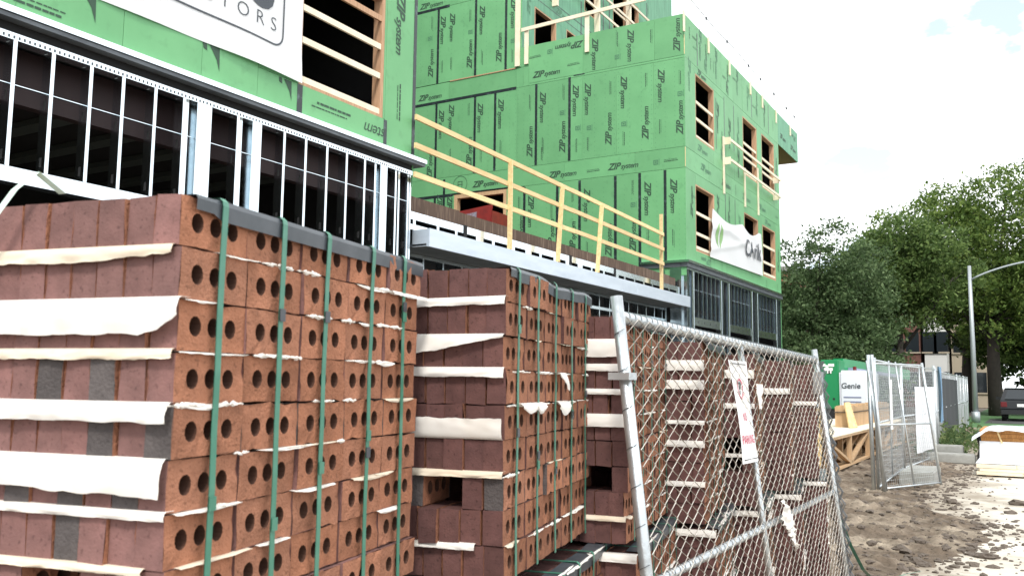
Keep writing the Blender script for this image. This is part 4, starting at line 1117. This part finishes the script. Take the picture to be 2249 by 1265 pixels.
# paper caught in the mesh
b = MB()
def rag(u, v):
    y, h = 4.73 + .25 * v + .05 * math.sin(v * 5), .50 - .115 * v
    w = (.055 * (1 - v) + .012) * (1 + .5 * noise.noise((v * 6, 1, 2)))
    return fpt(y + (u - .5) * w * 1.6, h + (u - .5) * w) + nrm * (.048 + .03 * noise.noise((u * 5, v * 9, 3)) + .012 * noise.noise((u * 14, v * 20, 6)))
b.grid(rag, 12, 24); o = b.build('torn_paper', MT['paper'], None, True); tag(o, 'torn scrap of white paper caught in the fence mesh', 'paper scrap')
b = MB()
def rag2(u, v): return fpt(4.56 + .14 * u * (1 - .6 * v), .86 - .07 * v) + nrm * (.04 + .014 * noise.noise((u * 4, v * 5, 13)))
b.grid(rag2, 8, 6); tag(b.build('torn_paper', MT['paper'], None, True), 'small white paper corner beside the fence sign', 'paper scrap')
# green strap trailing from the last stack
pts = [(-1.50, 6.62, .95), (-1.44, 6.75, .62), (-1.38, 7.0, .36), (-1.33, 7.3, .16), (-1.27, 7.7, .07), (-1.2, 8.1, .05), (-1.12, 8.45, .05)]
pts = [Vector((-1.28, 6.6, .92)), Vector((-1.25, 6.72, .68)), Vector((-1.21, 6.9, .45)), Vector((-1.17, 7.15, .24)), Vector((-1.14, 7.45, .11)), Vector((-1.08, 7.8, .06)), Vector((-1.0, 8.1, .06)), Vector((-.9, 8.3, .06))]
b = MB()
for p0, p1 in zip(pts, pts[1:]): b.quad(p0 + Vector((-.012, 0, 0)), p0 + Vector((.012, 0, .004)), p1 + Vector((.012, 0, .004)), p1 + Vector((-.012, 0, 0)))
tag(b.build('loose_strap', MT['strap'], None), 'loose green strap trailing onto the mud past the fence end', 'strap')

# ================================================================== RIGHT SIDE OF THE SITE
def bars(name, segs, w, h, m_, parent, po): 
    for a, c in segs: MB().bar(a, c, w, h).build(name, MT[m_], parent, loc=-po)
def truss(label, x, y0, L_, z0, H_):
    T = thing('floor_truss', label, 'truss', (x, y0, z0), 0, 'floor trusses bundled on the mud'); po = Vector(T.location)
    MB().box(x - .045, x + .045, y0, y0 + L_, z0 + H_ - .04, z0 + H_).build('top_chord', MT['wood'], T, loc=-po)
    MB().box(x - .045, x + .045, y0, y0 + L_, z0, z0 + .04).build('bottom_chord', MT['wood'], T, loc=-po)
    n = int(L_ / .62); k = 0; yy = y0 + .05
    MB().box(x - .044, x + .044, y0, y0 + .04, z0 + .041, z0 + H_ - .041).build('web', MT['wood'], T, loc=-po)
    SP = 2.1
    while yy + SP < y0 + L_:
        za, zb = (z0 + .05, z0 + H_ - .05) if k % 2 else (z0 + H_ - .05, z0 + .05)
        MB().bar((x, yy, za), (x, yy + SP - .05, zb), .05, .086, up=(1, 0, 0)).build('web', MT['wood'], T, loc=-po)
        MB().box(x - .043, x + .043, yy + SP - .05, yy + SP + .04, z0 + .042, z0 + H_ - .042).build('web', MT['wood'], T, loc=-po)
        yy += SP; k += 1
    return T
# mud is uneven: bundle rests on its own level
TZ = .12
for n, (dx, dl) in enumerate(((0, 0), (.1, .3), (.2, -.2), (.3, .1), (.4, 0), (.5, .2), (.6, -.1), (.7, 0))):
    truss('pale floor truss with diagonal webs, outermost of the bundle' if n == 0 else 'pale floor truss, %s of the bundle counted from the pavement side' % ('first', 'second', 'third', 'fourth', 'fifth', 'sixth', 'seventh', 'eighth')[n], -3.1 - dx * 1.8, 15.7 + dl * .3, 10.6, TZ, .58)
b = MB(); b.box(-4.05, -3.05, 15.6, 26.2, TZ + .585, TZ + .603); b.box(-4.72, -4.06, 15.9, 26.0, TZ + .585, TZ + .603)
tag(b.build('plywood_sheet', MT['wood_w'], None), 'pale plywood sheeting laid over the floor trusses', 'plywood')
for n, (x, y, lab) in enumerate(((-3.28, 15.35, 'upright bundle of strapped lumber beside the truss ends'),)):
    T = thing('lumber_bundle', lab, 'lumber', (x, y, .02)); po = Vector(T.location)
    hgt = 1.22 if n == 0 else .62
    for i in range(4):
        for j in range(3): MB().bar((x + (i - 1.5) * .042, y + (j - 1) * .092, .04 + .06 * n), (x + (i - 1.5) * .042 + .10 * hgt, y + (j - 1) * .092, hgt - .02 * ((i + j) % 3)), .04, .09).build('board', MT['wood_y'], T, loc=-po)
    MB().box(x - .09 + .08 * hgt, x + .10 + .06 * hgt, y - .145, y + .145, hgt * .72, hgt * .72 + .02).build('band', MT['black'], T, loc=-po)
T = thing('lumber_pile', 'row of upright board ends behind the trusses, under the boom lift', 'lumber', (-3.6, 23, .7)); po = Vector(T.location)
rl = random.Random(3)
for k in range(40):
    y = 20.0 + k * .15; MB().box(-3.75, -3.45, y, y + .14, TZ + .605, 1.17 + rl.uniform(-.03, .03)).build('board', MT['wood'], T, loc=-po)
MB().box(-3.77, -3.435, 19.95, 26.05, 1.03, 1.045).build('band', MT['black'], T, loc=-po)
for k in range(3): MB().bar((-3.38 + .03 * k, 19.7 + k * .1, .73), (-3.48, 19.8 + .1 * k, 1.25), .09, .04).build('prop', MT['wood_y'], T, loc=-po)

# boom lift
BLf = thing('boom_lift', 'green boom lift with pale engine cover behind the trusses', 'lift', (-4.9, 27.8, 0)); po = Vector(BLf.location)
def lp(b, name, m_, sm=False): return b.build(name, MT[m_], BLf, sm, loc=-po)
def rbox(x0, x1, y0, y1, z0, z1, bev=.05):
    bm = bmesh.new(); bmesh.ops.create_cube(bm, size=1)
    for v in bm.verts: v.co = ((x0 + x1) / 2 + v.co.x * (x1 - x0), (y0 + y1) / 2 + v.co.y * (y1 - y0), (z0 + z1) / 2 + v.co.z * (z1 - z0))
    bmesh.ops.bevel(bm, geom=bm.edges[:], offset=bev, segments=3, affect='EDGES')
    b = MB(); bm.verts.ensure_lookup_table(); b.v = [tuple(v.co) for v in bm.verts]; b.f = [tuple(v.index for v in f.verts) for f in bm.faces]; b.mi = [0] * len(b.f); bm.free(); return b
lp(rbox(-5.45, -4.93, 27.0, 28.6, .92, 2.36, .03), 'turret', 'lift_green')
cv = lp(rbox(-4.92, -4.15, 26.95, 29.2, .95, 2.05, .06), 'engine_cover', 'lift_white')
lp(rbox(-5.85, -5.46, 27.0, 29.0, .95, 2.0, .05), 'side_cover', 'lift_white')
MB().box(-4.80, -4.32, 26.940, 26.949, 1.26, 1.30).build('vent_slot', MT['lift_grey'], cv); MB().box(-4.80, -4.32, 26.940, 26.949, 1.13, 1.17).build('vent_slot', MT['lift_grey'], cv)
print_on('lettering', text_mesh('Genie', .22, .1, .004, 1, MT['ink_banner']), cv, Vector((-4.60, 26.938, 1.60)) , RY)
q = MB()
for x, z in ((-5.33, 2.2), (-5.25, 2.16), (-5.17, 2.2), (-5.09, 2.2), (-5.29, 2.08), (-5.21, 2.08), (-5.13, 2.08), (-5.21, 2.0), (-5.17, 2.0)): q.box(x - .042, x + .042, 26.985, 26.996, z - .042, z + .042)
lp(q, 'emblem', 'white')
for z, x in ((1.22, -5.33), (1.22, -5.08), (1.7, -5.4)): MB().tube([(x, 26.99, z), (x, 26.996, z)], .035 if z < 1.5 else .06, 10).build('bolt_hole', MT['black'], BLf, loc=-po)
lp(MB().bar((-5.1, 27.9, 2.25), (-3.9, 33.5, 2.0), .30, .34), 'boom', 'lift_green')
lp(MB().bar((-4.8, 28.2, 2.1), (-4.0, 32.5, 1.95), .16, .1), 'hose_tray', 'lift_grey')
lp(MB().tube([(-4.55, 27.4, 2.05), (-4.55, 27.4, 2.17)], .05, 10), 'beacon', 'taillight')
lp(MB().box(-5.7, -4.2, 26.9, 29.6, .45, .90), 'chassis', 'black')
for x in (-5.75, -4.15):
    for y in (26.9, 29.5):
        w = lp(MB().tube([(x - .14, y, .47), (x + .14, y, .47)], .45, 22), 'wheel', 'rubber', True); MB().tube([(x - .15, y, .47), (x + .15, y, .47)], .2, 14).build('rim', MT['lift_green'], w)

# temporary mesh fence panels further along
def mesh_panel(label, p0, p1, lean=(0, 0), H_=2.0, feet=True):
    p0, p1 = Vector((*p0, .04)), Vector((*p1, .04)); up_ = Vector((lean[0], lean[1], H_)); d = p1 - p0
    T = thing('mesh_panel', label, 'fence panel', tuple(p0), 0, 'temporary mesh fence panels'); po = Vector(T.location)
    P = lambda u, v: p0 + d * u + up_ * v
    MB().tube([P(0, 0), P(0, 1)], .021, 8).build('post', MT['tube'], T, True, loc=-po); MB().tube([P(1, 0), P(1, 1)], .021, 8).build('post', MT['tube'], T, True, loc=-po)
    for v in (.02, .5, .98): MB().tube([P(0, v), P(1, v)], .016, 6).build('rail', MT['tube'], T, True, loc=-po)
    MB().tube([P(.5, 0), P(.5, 1)], .014, 6).build('brace', MT['tube'], T, True, loc=-po)
    b = MB(); n = max(8, int(d.length / .055))
    for k in range(1, n):
        for s in (.0012,):
            b.tube([P(k / n, .02), P(k / n, .98)], .0017, 3, caps=False)
    for k in range(1, 26): b.tube([P(0, k / 26), P(1, k / 26)], .0015, 3, caps=False)
    b.build('wire_mesh', MT['tube'], T, loc=-po)
    return T, P, po
mesh_panel('leaning mesh fence panel swung out over the edge of the concrete', (-2.0, 14.45), (-1.38, 15.9), (-.22, .0), 1.95)
T, P, po = mesh_panel('mesh fence panel with a small white board, behind the leaning one', (-2.12, 14.5), (-2.2, 18.2), (0, 0), 2.0)
b = MB(); b.grid(lambda u, v: P(.42 + .10 * u, .42 + .42 * v) + Vector((.03, 0, 0)), 2, 4); b.build('white_board', MT['white'], T, loc=-po)
MB().tube([P(.005, 0) + Vector((-.06, -.05, 0)), P(.005, 1.02) + Vector((-.08, -.05, 0))], .03, 10).build('corner_post', MT['tube'], T, True, loc=-po)
MB().tube([P(.005, 0) + Vector((.10, -.12, 0)), P(.005, 1.02) + Vector((-.02, -.12, 0))], .026, 10).build('corner_post', MT['tube'], T, True, loc=-po)
T, P, po = mesh_panel('mesh fence panel carrying a large white notice sheet', (-2.2, 18.3), (-1.95, 21.9))
b = MB(); b.grid(lambda u, v: P(.30 + .62 * u, .12 + .66 * v) + Vector((.03 + .02 * math.sin(u * 9), 0, 0)), 10, 4); b.build('notice_sheet', MT['film'], T, True, loc=-po)
MB().tube([P(1, 0) + Vector((-.02, .07, 0)), P(1, 1.02) + Vector((-.02, .07, 0))], .03, 10).build('corner_post', MT['tube'], T, True, loc=-po)
T, P, po = mesh_panel('mesh fence panel with a blue tarp tied on, before the lamp pole', (-1.95, 22.05), (-2.2, 26.0))
b = MB(); b.grid(lambda u, v: P(.45 + .35 * u, .35 + .68 * v) + Vector((.04 + .04 * math.sin(u * 8 + v * 3), 0, 0)), 8, 6); b.build('tarp', MT['tarp'], T, True, loc=-po)
T, P, po = mesh_panel('farthest mesh fence panel with black privacy screen', (-2.2, 26.1), (-2.35, 34.0), (0, 0), 2.0)
b = MB(); b.grid(lambda u, v: P(.05 + .85 * u, .1 + .8 * v) + Vector((.03 + .03 * math.sin(u * 20), 0, 0)), 14, 4); b.build('screen', MT['screen'], T, True, loc=-po)
mesh_panel('mesh fence panel beyond the black screen, near the lamp pole', (-2.35, 34.1), (-2.4, 38.0))
mesh_panel('last mesh fence panel beside the lamp pole base', (-2.4, 38.1), (-2.5, 42.0))
for n, (x, y, z, s, lab) in enumerate(((-1.62, 21.2, 0, (.9, .45, .2), 'grey concrete ballast block lying at the fence foot'), (-1.72, 21.75, 0, (.6, .4, .34), 'mossy concrete ballast block behind the lower one'), (-1.75, 16.6, .0, (.5, 1.5, .22), 'long grey concrete barrier behind the leaning panel'))):
    tag(rbox(-s[0] / 2, s[0] / 2, -s[1] / 2, s[1] / 2, 0, s[2], .02).build('concrete_block', MT['block'], None, loc=(x, y, z + .0)), lab, 'block')
# weeds at the fence foot
b = MB(); rw = random.Random(21)
for k in range(1500):
    x, y = rw.gauss(-1.95, .35), rw.uniform(22.5, 30); z = abs(rw.gauss(0, .22)); s = rw.uniform(.04, .10); a = rw.random() * 6.28; t = rw.uniform(.2, 1.2)
    dx, dy = math.cos(a) * s, math.sin(a) * s
    b.quad((x, y, z), (x + dx, y + dy, z + s * t), (x + dx * 1.4 - dy * .4, y + dy * 1.4 + dx * .4, z + s * t * 1.6), (x - dy * .4, y + dx * .4, z + s * t))
stuff(b.build('weeds', MT['weed']))

# board pile and wrapped pallet on the pavement
T = thing('board_pile', 'low pile of pale boards lying on the concrete at right', 'boards', (-.2, 19, 0)); po = Vector(T.location)
rl = random.Random(9); z = .03
for x in (-.8, .1, 1.0): MB().box(x - .05, x + .05, 18.4, 20.2, .002, .03).build('bearer', MT['wood_jamb'], T, loc=-po)
for lay in range(3):
    x = -1.0 + .05 * (lay % 2)
    while x < 1.5:
        l = rl.uniform(.55, .95); MB().box(x, x + l - .006, 18.33 + rl.uniform(0, .02), 20.25, z, z + .058).build('board', MT['wood_w'], T, loc=-po); x += l
    z += .062
b = MB(); b.grid(lambda u, v: (-1.02 + 2.5 * u, 18.45 + 1.8 * v, z + .008 + .006 * noise.noise((u * 9, v * 6, 2))), 20, 12); b.build('cover_sheet', MT['film'], T, True, loc=-po)
T = thing('wrapped_pallet', 'white wrapped pallet with exposed strand board side, behind the board pile', 'pallet', (-.3, 21.5, 0)); po = Vector(T.location)
b = MB(); b.grid(lambda u, v: (-1.08 + 2.4 * u, 21.28 - .25 * (1 - v) ** 2 + .03 * noise.noise((u * 7, v * 3, 1)), .02 + .46 * v), 24, 8); b.build('wrap_skirt', MT['film'], T, True, loc=-po)
for k in range(3):
    MB().box(-1.05 - .01 * k, 1.3, 21.3 + .008 * k, 23.2, .47 + k * .085, .55 + k * .085).build('panel_layer', MT['osb'], T, loc=-po)
b = MB(); b.grid(lambda u, v: (-1.22 + 2.6 * u, 21.1 + 2.2 * v - .04 * math.sin(u * 8), .74 + .07 * abs(noise.noise((u * 5, v * 4, 6))) - .10 * max(0, 1 - v * 7) * (.4 + .9 * abs(noise.noise((u * 4, 1, 3)))) - .22 * max(0, 1 - u * 9)), 40, 16); b.build('wrap_top', MT['film'], T, True, loc=-po)
MB().bar((-.75, 21.24, .72), (-.66, 21.22, .45), .012, .03).build('band', MT['wood_y'], T, loc=-po)
b = MB(); b.grid(lambda u, v: (-1.12 - .02 * math.sin(v * 9), 21.3 + 1.9 * u, .03 + .62 * v), 8, 8); b.build('dark_side', MT['screen'], T, True, loc=-po)

# street lamp
T = thing('street_lamp', 'grey metal street lamp with curved arm in front of the trees', 'lamp', (-2.44, 46, 0)); po = Vector(T.location)
MB().tube([(-2.44, 46, 0), (-2.44, 46, 3.5), (-2.44, 46, 7.25)], [.125, .105, .075], 12).build('pole', MT['lamp_metal'], T, True, loc=-po)
MB().tube([(-2.44, 46, .0), (-2.44, 46, .5)], .18, 12).build('base', MT['lamp_metal'], T, True, loc=-po)
MB().tube([(-2.44 + 3.0 * t, 46, 6.55 + .82 * math.sin(t * 1.45) ** .8) for t in np.linspace(0.02, 1, 12)], .045, 8).build('arm', MT['lamp_metal'], T, True, loc=-po)
MB().tube([(.45, 46, 7.36), (.75, 46, 7.38), (1.15, 46, 7.33)], [.06, .14, .09], 10).build('lamp_head', MT['lamp_metal'], T, True, loc=-po)

# parked car seen from behind
T = thing('parked_car', 'dark car parked under the trees at the right edge', 'car', (-.55, 49, 0)); po = Vector(T.location)
prof = [(49.0, .38), (48.96, .62), (49.0, .95), (49.12, 1.02), (49.55, 1.52), (49.9, 1.60), (51.2, 1.58), (51.9, 1.10), (53.2, .98), (53.5, .7), (53.45, .35)]
b = MB(); x0, x1 = -1.52, .42
def inset(z): return .0 if z < 1.0 else (z - 1.0) * .32
Lp = [(x0 + inset(z), y, z) for y, z in prof]; Rp = [(x1 - inset(z), y, z) for y, z in prof]
b.poly(Lp[::-1]); b.poly(Rp)
for k in range(len(prof)): k2 = (k + 1) % len(prof); b.quad(Lp[k], Lp[k2], Rp[k2], Rp[k])
b.build('body', MT['carpaint'], T, loc=-po)
b = MB(); b.quad((-1.33, 49.14, 1.06), (.23, 49.14, 1.06), (.10, 49.52, 1.50), (-1.20, 49.52, 1.50)); b.build('rear_window', MT['glass'], T, loc=-po - Vector((0, .02, -.005)))
for x in (-1.44, .16): rbox(x - .07, x + .2, 48.92, 49.0, .68, .93, .02).build('taillight', MT['taillight'], T, loc=-po)
MB().box(-1.5, .4, 48.88, 48.98, .34, .56).build('bumper', MT['black'], T, loc=-po); MB().box(-.82, -.28, 48.925, 48.955, .70, .84).build('number_plate', MT['white'], T, loc=-po)
MB().box(-1.78, -1.54, 51.3, 51.45, 1.0, 1.15).build('mirror', MT['black'], T, loc=-po)
for x in (-1.40, .30):
    for y in (49.75, 52.6): w = MB().tube([(x - .11, y, .33), (x + .11, y, .33)], .33, 18).build('wheel', MT['rubber'], T, True, loc=-po)

# far buildings
def house(label, x0, x1, y0, y1, h, m_, cols, rows, wm='glass', cat='building'):
    T = thing('far_building', label, cat, ((x0 + x1) / 2, y0, 0)); po = Vector(T.location)
    MB().box(x0, x1, y0, y1, 0, h).build('wall', MT[m_], T, loc=-po)
    MB().box(x0 - .15, x1 + .15, y0 - .15, y1 + .15, h + .002, h + .3).build('roof', MT['block'], T, loc=-po)
    fr = MB().box(-.62, .62, -.03, .012, -.92, .92); 
    for r in range(rows):
        zc = 2.0 + r * 3.2
        for c in range(cols):
            xc = x0 + (c + .5) * (x1 - x0) / cols
            w = MB().box(xc - .5, xc + .5, y0 - .05, y0 - .004, zc - .8, zc + .8).build('window', MT[wm], T, loc=-po)
            MB().box(xc - .6, xc + .6, y0 - .12, y0 - .003, zc - .92, zc - .81).build('sill', MT['stone'], w)
            w = MB().box(x1 + .004, x1 + .05, y0 + 1 + c * 2.4, y0 + 2 + c * 2.4, zc - .8, zc + .8).build('window', MT[wm], T, loc=-po)
    return T
house('orange brick building behind the far wing and the trees', -40, -12.2, 52, 70, 8.2, 'brickwall', 7, 2)
house('brown brick house with narrow windows beyond the trees', -11.4, -7.9, 78, 92, 9, 'brownwall', 3, 3)
house('white house front between the tree trunks', -7.6, -6.0, 78, 92, 9, 'whitewall', 2, 3)
house('grey rendered house beside the white house', -5.8, -3.2, 80, 94, 7, 'stone', 2, 2)
house('dark shed in front of the brown house', -11.8, -9.6, 70, 74, 5.2, 'screen', 1, 1)

# ------------------------------------------------------------------ trees
def tree(label, x, y, trunk_r, trunk_h, blobs, n, leaf, m_, seed, limbs=7, name='street_tree', droop=0):
    rg = np.random.default_rng(seed); r = random.Random(seed)
    T = thing(name, label, 'tree', (x, y, 0), 0, 'trees along the street'); po = Vector(T.location)
    b = MB(); b.tube([(x, y, -.1), (x + .1 * r.uniform(-1, 1), y, trunk_h * .5), (x + .2 * r.uniform(-1, 1), y, trunk_h)], [trunk_r * 1.25, trunk_r, trunk_r * .8], 10)
    b.build('trunk', MT['bark'], T, True, loc=-po)
    lb = MB()
    for k in range(limbs):
        c = blobs[k % len(blobs)]; e = Vector((x + c[0], y + c[1], c[2])) + Vector((r.uniform(-1, 1) * c[3] * .6, r.uniform(-1, 1) * c[3] * .6, r.uniform(-.2, .7) * c[4]))
        s = Vector((x, y, trunk_h * r.uniform(.7, 1))); m_1 = s.lerp(e, .5) + Vector((r.uniform(-.4, .4), r.uniform(-.4, .4), r.uniform(0, .5)))
        lb.tube([s, m_1, e], [trunk_r * .45, trunk_r * .28, .03], 6)
        for q in range(3):
            t0 = m_1.lerp(e, r.random()); lb.tube([t0, t0 + Vector((r.uniform(-1, 1), r.uniform(-1, 1), r.uniform(.2, 1))) * c[3] * .45], [.05, .015], 5)
    lb.build('limbs', MT['bark'], T, True, loc=-po)
    # leaves: clumped sprays through the crown volume
    tot = sum(c[3] ** 2 * c[4] for c in blobs); V = []; 
    for c in blobs:
        m = int(n * c[3] ** 2 * c[4] / tot); ns = max(6, m // 75)
        d = rg.normal(size=(ns, 3)); d /= np.linalg.norm(d, axis=1)[:, None]
        rad = .35 + .75 * rg.random(ns) ** .55; rad *= (1 + .16 * np.sin(d[:, 0] * 7 + c[0]) * np.cos(d[:, 2] * 6 + c[1]))
        cen = d * rad[:, None] * np.array([c[3], c[3], c[4]]) + np.array([x + c[0], y + c[1], c[2]])
        idx = rg.integers(0, ns, m); spread = np.array([.34, .34, .20]) * (.6 + c[3] * .14)
        p = cen[idx] + rg.normal(size=(m, 3)) * spread
        if droop: p[:, 2] -= droop * np.abs(rg.normal(size=m)) * .4
        V.append(p)
    P = np.concatenate(V); m = len(P)
    u = rg.normal(size=(m, 3)); u /= np.linalg.norm(u, axis=1)[:, None]; w = rg.normal(size=(m, 3)); w = np.cross(u, w); w /= np.linalg.norm(w, axis=1)[:, None]
    s = leaf * (.45 + 1.15 * rg.random((m, 1)) ** 1.5)
    verts = np.stack([P - u * s, P + w * s * .5, P + u * s, P - w * s * .5], 1).reshape(-1, 3) - np.array(po)
    me = bpy.data.meshes.new('crown'); me.vertices.add(4 * m); me.vertices.foreach_set('co', verts.ravel())
    me.loops.add(4 * m); me.loops.foreach_set('vertex_index', np.arange(4 * m, dtype=np.int32)); me.polygons.add(m); me.polygons.foreach_set('loop_start', np.arange(0, 4 * m, 4, dtype=np.int32)); me.polygons.foreach_set('loop_total', np.full(m, 4, dtype=np.int32))
    me.materials.append(MT[m_]); me.update(); me.validate()
    link('crown', me, T); return T
tree('grey-green leafy tree touching the far wing', -9.6, 45, .2, 3, [(-.6, 0, 4.0, 2.0, 3.2), (.9, .5, 4.3, 2.1, 3.4), (-1.0, .4, 7.2, .9, 1.7), (.9, 0, 7.6, 1.2, 2.1), (2.3, .8, 5.4, 1.9, 2.8), (0, -.6, 2.2, 2.4, 2.0), (2.4, 0, 2.4, 2.1, 1.9), (.2, .5, 8.9, .45, .9), (-1.3, .3, 8.6, .35, .8), (-.2, .3, 6.0, 1.7, 1.9), (2.6, .6, 7.0, 1.3, 1.8)], 60000, .085, 'leaf_blue', 1)
tree('rounded mid green tree between the buildings and the lamp', -6.3, 51, .25, 4, [(-.4, 0, 7.4, 2.4, 2.7), (1.6, 0, 7.6, 2.2, 2.5), (-1.9, .5, 6.2, 2.0, 2.6), (.4, 0, 9.0, 1.8, 1.6), (-2.6, -.5, 3.6, 1.4, 2.2)], 48000, .10, 'leaf_mid', 2)
tree('tall spreading yellow-green locust tree behind the lamp pole', -2.0, 58, .36, 5.5, [(-2.8, 0, 10.4, 3.4, 2.7), (1.2, 0, 11.2, 3.8, 2.9), (-.8, 1, 12.4, 3.2, 2.0), (4.4, 0, 10.6, 3.6, 2.8), (-4.4, .5, 9.0, 2.4, 2.0), (-.4, -1, 8.0, 3.0, 1.9), (3.2, -1, 7.4, 3.2, 1.9), (-2.6, -.5, 7.2, 2.2, 1.5), (5.2, -.5, 6.0, 3.0, 2.0), (1.5, 0, 5.4, 2.2, 1.3), (.3, -1.6, 5.6, 2.0, 1.5), (-1.4, -1.2, 6.2, 1.6, 1.2), (7.5, 0, 9.5, 3.6, 3.4)], 70000, .11, 'leaf_yel', 3, limbs=14, droop=.5)
tree('deep green tree overhanging the parked car', 1.6, 62, .36, 5, [(0, 0, 7.5, 4.2, 3.2), (3.4, 0, 8.6, 4.0, 3.4), (-2.6, .5, 6.0, 2.8, 2.2), (1, 0, 4.6, 3.6, 1.6), (-3.2, 0, 4.0, 2.2, 1.4), (4, -1, 4.4, 3, 1.6)], 42000, .14, 'leaf_mid', 4, limbs=9)
tree('dark tree with a thick trunk behind the lamp pole', -3.9, 66, .38, 4.5, [(.4, 0, 8.4, 3.2, 2.6), (-2.6, 0, 9.0, 2.4, 2.2), (2.8, .6, 6.8, 2.8, 2.8), (2.2, 0, 4.6, 2.0, 1.8), (5.0, 0, 4.6, 2.6, 2.2), (8.2, .5, 4.8, 2.8, 2.4), (.2, .3, 6.0, 1.6, 1.8)], 44000, .14, 'leaf_dark', 5)
tree('dark tree behind the boom lift', -11.5, 49.5, .25, 2.2, [(0, 0, 3.8, 2.6, 3.0), (2.6, .5, 3.2, 2.2, 2.5), (-2.2, 0, 4.6, 2.2, 2.8), (4.0, 1, 2.2, 1.8, 1.8)], 26000, .12, 'leaf_dark', 6)
tree('dark background tree beyond the houses at far right', 6, 84, .5, 5, [(0, 0, 8, 6, 4.5), (-6, 2, 7.5, 5, 4), (6, 0, 8, 6, 4.5), (-2, -1, 4.0, 6, 2.6), (-7, 0, 3.2, 3, 2.2), (5, -1, 3, 5, 2.6)], 44000, .22, 'leaf_dark', 7)
tree('dark background tree beyond the brown house', -13, 98, .5, 5, [(0, 0, 10, 6, 6), (8, 2, 12, 6, 4), (-7, 0, 9, 6, 6)], 22000, .26, 'leaf_dark', 8)
